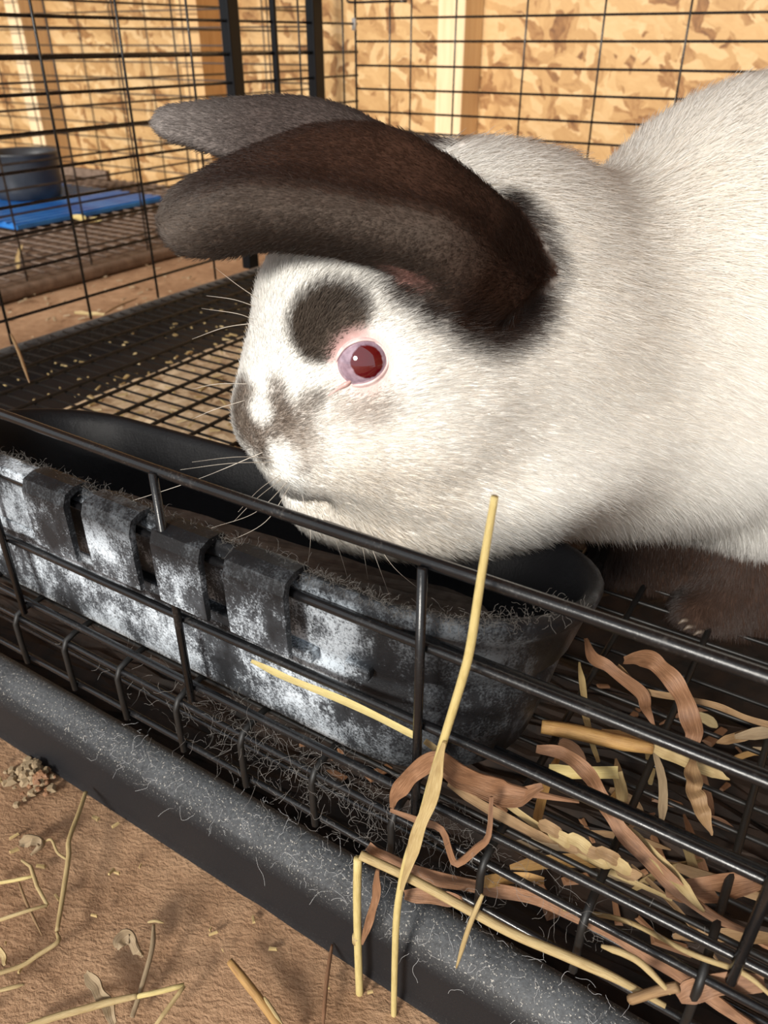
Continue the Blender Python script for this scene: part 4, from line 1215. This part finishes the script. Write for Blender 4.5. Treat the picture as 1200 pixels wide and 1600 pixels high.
straw('straw_stem', [(940, 1478, 'y', .1405), (975, 1490, 'y', .1405), (1005, 1508, 'y', .140), (1048, 1552, 'y', .1395)], .0020, M_STRAW_P, 'short bright straw stuck through the lowest wires at lower right', kind='tube', ends=(.5, .6))
straw('straw_stem', [(985, 1562, 'y', .1385), (1030, 1548, 'y', .1395), (1060, 1542, 'y', .141)], .0028, M_LEAF_T, 'stubby brown stalk end on the tray rim at lower right', kind='tube', ends=(1, 1))
straw('dry_leaf', [(1060, 1560, 'y', .1445), (1110, 1540, 'y', .149), (1195, 1535, 'y', .155)], .0065, M_LEAF_B, 'wide brown leaf scrap caught in the corner wires', 'leaf', ends=(.5, .6))
straw('straw_stem', [(880, 1420, 'z', .078), (980, 1440, 'z', .075), (1080, 1490, 'y', .1525), (1160, 1520, 'y', .153), (1210, 1560, 'y', .152)], .0016, M_STRAW_P, 'thin pale stem curving across the lower right corner', kind='tube', ends=(.7, .7))
straw('dry_leaf', [(1040, 1395, 'z', .088), (1120, 1388, 'z', .088), (1200, 1372, 'z', .088)], .0080, M_LEAF_B, 'broad brown leaf lying flat near the right edge', 'leaf', ends=(.3, .6))
straw('dry_leaf', [(1120, 1160, 'z', .089), (1160, 1150, 'z', .089), (1178, 1142, 'z', .089)], .0040, M_LEAF_T, 'small tan leaf chip near the right edge below the paw', 'leaf', ends=(.2, .2))
straw('straw_stem', [(905, 1035, 'z', .093), (912, 1085, 'z', .092), (917, 1130, 'z', .091), (935, 1190, 'z', .090)], .0026, M_STRAW_P, 'pale straw standing between the trough end and the golden stalk', ends=(.3, .5))
straw('straw_stem', [(745, 1380, 'z', .073), (800, 1372, 'z', .071), (850, 1376, 'z', .070)], .0042, M_STRAW_G, 'dull golden straw under the edge wires below the zigzag leaf', ends=(.6, .5))
# loose hay scraps lying on and under the wire floor at right
r_ = random.Random(21)
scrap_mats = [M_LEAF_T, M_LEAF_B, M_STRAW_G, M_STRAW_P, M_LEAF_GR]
for i in range(48):
    px, py = r_.uniform(840, 1230), r_.uniform(1110, 1560)
    if py < 1040 + (px - 840) * .25 or py > 1290 + (px - 740) * .46: continue
    z = r_.choice((.022, .03, .045, .06, .089))
    c_ = atz(px, py, z); 
    if c_[1] < .175: continue
    a = r_.uniform(-.5, 2.2); L_ = r_.uniform(.006, .024)
    dv = np.array([math.cos(a), math.sin(a), r_.uniform(-.15, .15)]) * L_
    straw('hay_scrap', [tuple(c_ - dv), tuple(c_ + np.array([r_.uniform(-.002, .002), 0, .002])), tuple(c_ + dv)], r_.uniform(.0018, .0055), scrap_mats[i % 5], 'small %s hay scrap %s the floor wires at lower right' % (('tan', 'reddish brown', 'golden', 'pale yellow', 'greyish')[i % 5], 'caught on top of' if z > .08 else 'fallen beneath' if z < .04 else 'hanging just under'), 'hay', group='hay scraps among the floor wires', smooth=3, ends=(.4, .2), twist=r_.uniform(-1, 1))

# straw on the dirt in front of the tray
GZ = .0025
def g(*xy, lift=None):
    n = len(xy); lift = lift or [0] * n
    return [(x, y, 'z', GZ + l) for (x, y), l in zip(xy, lift)]
gs = straw('weed_stem', g((134, 1238), (124, 1268), (108, 1312), (107, 1340), (98, 1400), (89, 1455), lift=[.005, .006, .007, .006, .003, .001]), .0022, M_STRAW_P, 'long jointed weed stem lying on the dirt in front of the tray', kind='tube', ends=(.9, .8))
straw('side_stem', g((89, 1457), (90, 1472), (60, 1492), (36, 1508), (0, 1520), (-40, 1530), lift=[.001, .002, .001, 0, 0, 0]), .0019, M_STRAW_P, parent=gs, kind='tube', ends=(.6, 1))
straw('tendril', g((106, 1344), (90, 1332), (80, 1312), (66, 1318), lift=[.005, .005, .006, .003]), .0012, M_STRAW_P, parent=gs, kind='tube', ends=(.7, .5))
gb = straw('bent_straw', g((-20, 1382), (20, 1376), (52, 1369), lift=[.001, .003, .005]), .0016, M_STRAW_Y, 'thin straw folded in a hook at the left edge of the dirt', kind='tube', ends=(1, .8), smooth=2)
straw('straw_leg', g((34, 1344), (48, 1354), (58, 1385), (74, 1414), lift=[.006, .006, .005, .003]), .0016, M_STRAW_P, parent=gb, kind='tube', ends=(.7, .9), smooth=1)
straw('straw_leg', g((74, 1414), (40, 1424), (-20, 1444), lift=[.003, .002, .001]), .0016, M_STRAW_P, parent=gb, kind='tube', ends=(.9, 1), smooth=1)
straw('straw_stem', g((28, 1375), (42, 1412), (66, 1462), lift=[.002, .001, .0]), .0011, M_LEAF_T, 'hair-thin brown stem under the hooked straw', kind='tube')
straw('weed_stem', g((240, 1445), (238, 1480), (225, 1530), (212, 1572), (206, 1590), lift=[.007, .007, .004, .001, 0]), .0020, M_LEAF_GR, 'grey brown stem with a small crossbar tip on the dirt', kind='tube', ends=(.6, .9))
straw('straw_stem', g((231, 1441), (243, 1439), (256, 1442), lift=[.007, .008, .007]), .0012, M_STRAW_P, 'tiny pale crossbar straw on the tip of the grey stem', kind='tube')
gf = straw('bent_straw', g((40, 1604), (90, 1588), (130, 1577), (170, 1566), (215, 1556), lift=[.001, .002, .003, .004, .005]), .0027, M_STRAW_P, 'long pale straw bent sharply back on the dirt at the bottom', kind='tube', ends=(.8, .8))
straw('straw_leg', g((215, 1557), (255, 1548), (288, 1539), lift=[.005, .006, .006]), .0020, M_STRAW_Y, parent=gf, kind='tube', ends=(.9, .9), smooth=2)
straw('straw_leg', g((288, 1540), (268, 1568), (243, 1602), lift=[.006, .004, .002]), .0018, M_STRAW_P, parent=gf, kind='tube', ends=(.9, .8), smooth=2)
gt = straw('straw_stem', g((359, 1502), (385, 1535), (412, 1570), (436, 1604), (450, 1630), lift=[.005, .004, .003, .003, .002]), .0034, M_STRAW_G, 'thick golden straw pointing down at the bottom of the dirt', kind='tube', ends=(.8, 1))
straw('sliver', g((413, 1558), (425, 1576), (442, 1602), lift=[.005, .005, .004]), .0014, M_STRAW_P, parent=gt, kind='tube')
straw('weed_stem', g((519, 1476), (512, 1520), (507, 1570), (505, 1610), lift=[.003, .003, .002, .001]), .0016, M_LEAF_B, 'thin reddish brown stem on the dirt beside the hanging straws', kind='tube')
straw('dry_leaf', g((134, 1520), (148, 1540), (166, 1568), (178, 1600), lift=[.002, .004, .003, .001]), .0050, M_LEAF_GR, 'curled grey leaf lying on the dirt near the bottom', 'leaf', ends=(.5, .6), fold=.6)
straw('dry_leaf', g((182, 1482), (190, 1468), (202, 1463), (212, 1482), (221, 1494), lift=[.003, .006, .006, .005, .003]), .0062, M_LEAF_GR, 'small crumpled pale leaf standing on the dirt', 'leaf', ends=(.3, .3), fold=.6, twist=.9)
straw('dry_leaf', g((30, 1318), (48, 1312), (62, 1318), (48, 1335), lift=[.001, .005, .004, .001]), .0058, M_LEAF_GR, 'crumpled grey leaf on the dirt beside the jointed weed stem', 'leaf', ends=(.4, .3), fold=.7, twist=1.2)
straw('straw_stem', g((-10, 1475), (4, 1492), (8, 1508), lift=[.004, .002, .001]), .0024, M_STRAW_P, 'pale straw tip poking in at the left edge', ends=(.9, .4))
straw('straw_stem', g((-20, 1552), (14, 1544), (38, 1538), lift=[.001, .002, .002]), .0016, M_STRAW_P, 'short pale straw at the lower left corner', kind='tube')
# gravel clump
def clump(name, px, py, n, spread, mats, label, seed, sc=.0035):
    r_ = random.Random(seed); V = []; Fc = []; c_ = atz(px, py, 0)
    for _ in range(n):
        q = c_ + np.array([r_.gauss(0, spread), r_.gauss(0, spread), 0]); s = sc * r_.uniform(.4, 1.1); o = len(V)
        zc = max(.0005, .006 * math.exp(-((q[0] - c_[0]) ** 2 + (q[1] - c_[1]) ** 2) / (2 * spread ** 2)) * r_.uniform(.2, 1.2))
        for i in range(2):
            for k in range(5):
                a = k * 1.257 + r_.uniform(-.3, .3); w = s * (1 if i == 0 else .55) * r_.uniform(.7, 1.2)
                V.append((q[0] + w * math.cos(a), q[1] + w * math.sin(a), zc - s * .4 + i * s * .8))
        Fc += [tuple(o + k for k in range(4, -1, -1)), tuple(o + 5 + k for k in range(5))] + [(o + k, o + (k + 1) % 5, o + 5 + (k + 1) % 5, o + 5 + k) for k in range(5)]
    o = link(name, mesh_of(name, V, Fc, mats)); tag(o, label, 'debris', kind='stuff')
clump('dry_clod', 52, 1212, 70, .0052, M_LEAF_GR, 'crumbly pale clod of debris on the dirt against the tray', 31, .0028)
clump('dry_clod', 66, 1222, 26, .0035, M_LEAF_B, 'reddish flakes beside the pale clod on the dirt', 32, .0022)
# scraps further back
straw('straw_stem', [(116, 488, 'z', .041), (140, 490, 'z', .041), (163, 491, 'z', .041)], .0048, M_STRAW_P, 'pale straw lying on the far rim of the black tray', ends=(.6, .6))
straw('grass_stem', [(163, 490, 'z', .041), (185, 478, 'z', .042), (215, 466, 'z', .041)], .0022, M_LEAF_T, 'thin tan stem trailing off the far tray rim', kind='tube')
straw('straw_stem', [(33, 383, 'z', .034), (28, 400, 'z', .034), (28, 420, 'z', .030)], .0075, M_STRAW_P, 'pale straw on the brown floor of the far cage', ends=(.8, .6))
straw('twig', [(17, 522, 'z', .110), (30, 552, 'z', .102), (46, 598, 'z', .090)], .0024, M_LEAF_T, 'thin twig standing in the wire floor at the left edge', kind='tube')
straw('straw_stem', [(112, 337, 'z', .042), (125, 340, 'z', .042), (133, 342, 'z', .042)], .012, M_STRAW_Y, 'flat yellow straw scrap on the blue mat', ends=(.3, .5))
straw('straw_stem', [(133, 346, 'z', .031), (147, 344, 'z', .031), (158, 345, 'z', .031)], .013, M_STRAW_Y, 'pale straw scrap on the front edge of the blue mat', ends=(.5, .3))

# shed fur caught on the wires and the trough rim
def lint(n, centre_fn, label, col, rad=.00005, L0=(.004, .016), seed=5):
    r_ = np.random.default_rng(seed); pts = []
    for i in range(n):
        c_, sc_ = centre_fn(r_)
        p = np.array(c_) + r_.normal(size=3) * sc_; d = r_.normal(size=3); d /= np.linalg.norm(d)
        L_ = r_.uniform(*L0) / 6; row = [p]
        for k in range(6):
            d = d + r_.normal(size=3) * .45; d /= np.linalg.norm(d); p = p + d * L_; row.append(p)
        pts.append(row)
    hc = bpy.data.hair_curves.new('shed_fur'); hc.add_curves([7] * n)
    hc.attributes['position'].data.foreach_set('vector', np.array(pts, np.float32).ravel())
    ra = hc.attributes['radius'] if 'radius' in hc.attributes else hc.attributes.new('radius', 'FLOAT', 'POINT')
    ra.data.foreach_set('value', np.full(n * 7, rad, np.float32))
    m, nt, b = material('lint'); b.inputs['Base Color'].default_value = (*col, 1); b.inputs['Roughness'].default_value = .7
    hc.materials.append(m); o = link('shed_fur', hc); tag(o, label, 'fur', kind='stuff')
def on_edge(r_):
    x = r_.normal(-.115, .05); return (x, r_.choice((.149, .153, .158)), r_.choice((.0625, .086, .088, .075))), (.004, .003, .003)
lint(650, on_edge, 'wisps of grey shed fur tangled in the lower front wires', (.20, .185, .17), rad=.00004)
def on_rim(r_):
    x = r_.uniform(-.30, -.05); return (x, .1562 + .03 * max(0, (x + .09) / .04) ** 2, .167), (.003, .0008, .0006)
lint(1500, on_rim, 'short grey shed fur matted along the trough rim', (.085, .078, .07), L0=(.0015, .006), seed=6)
def on_tray(r_):
    return (r_.uniform(-.25, .05), r_.uniform(.138, .158), .0375), (.003, .003, .0008)
lint(260, on_tray, 'loose white hairs lying on the tray rim', (.5, .5, .5), L0=(.003, .012), seed=8, rad=.00004)
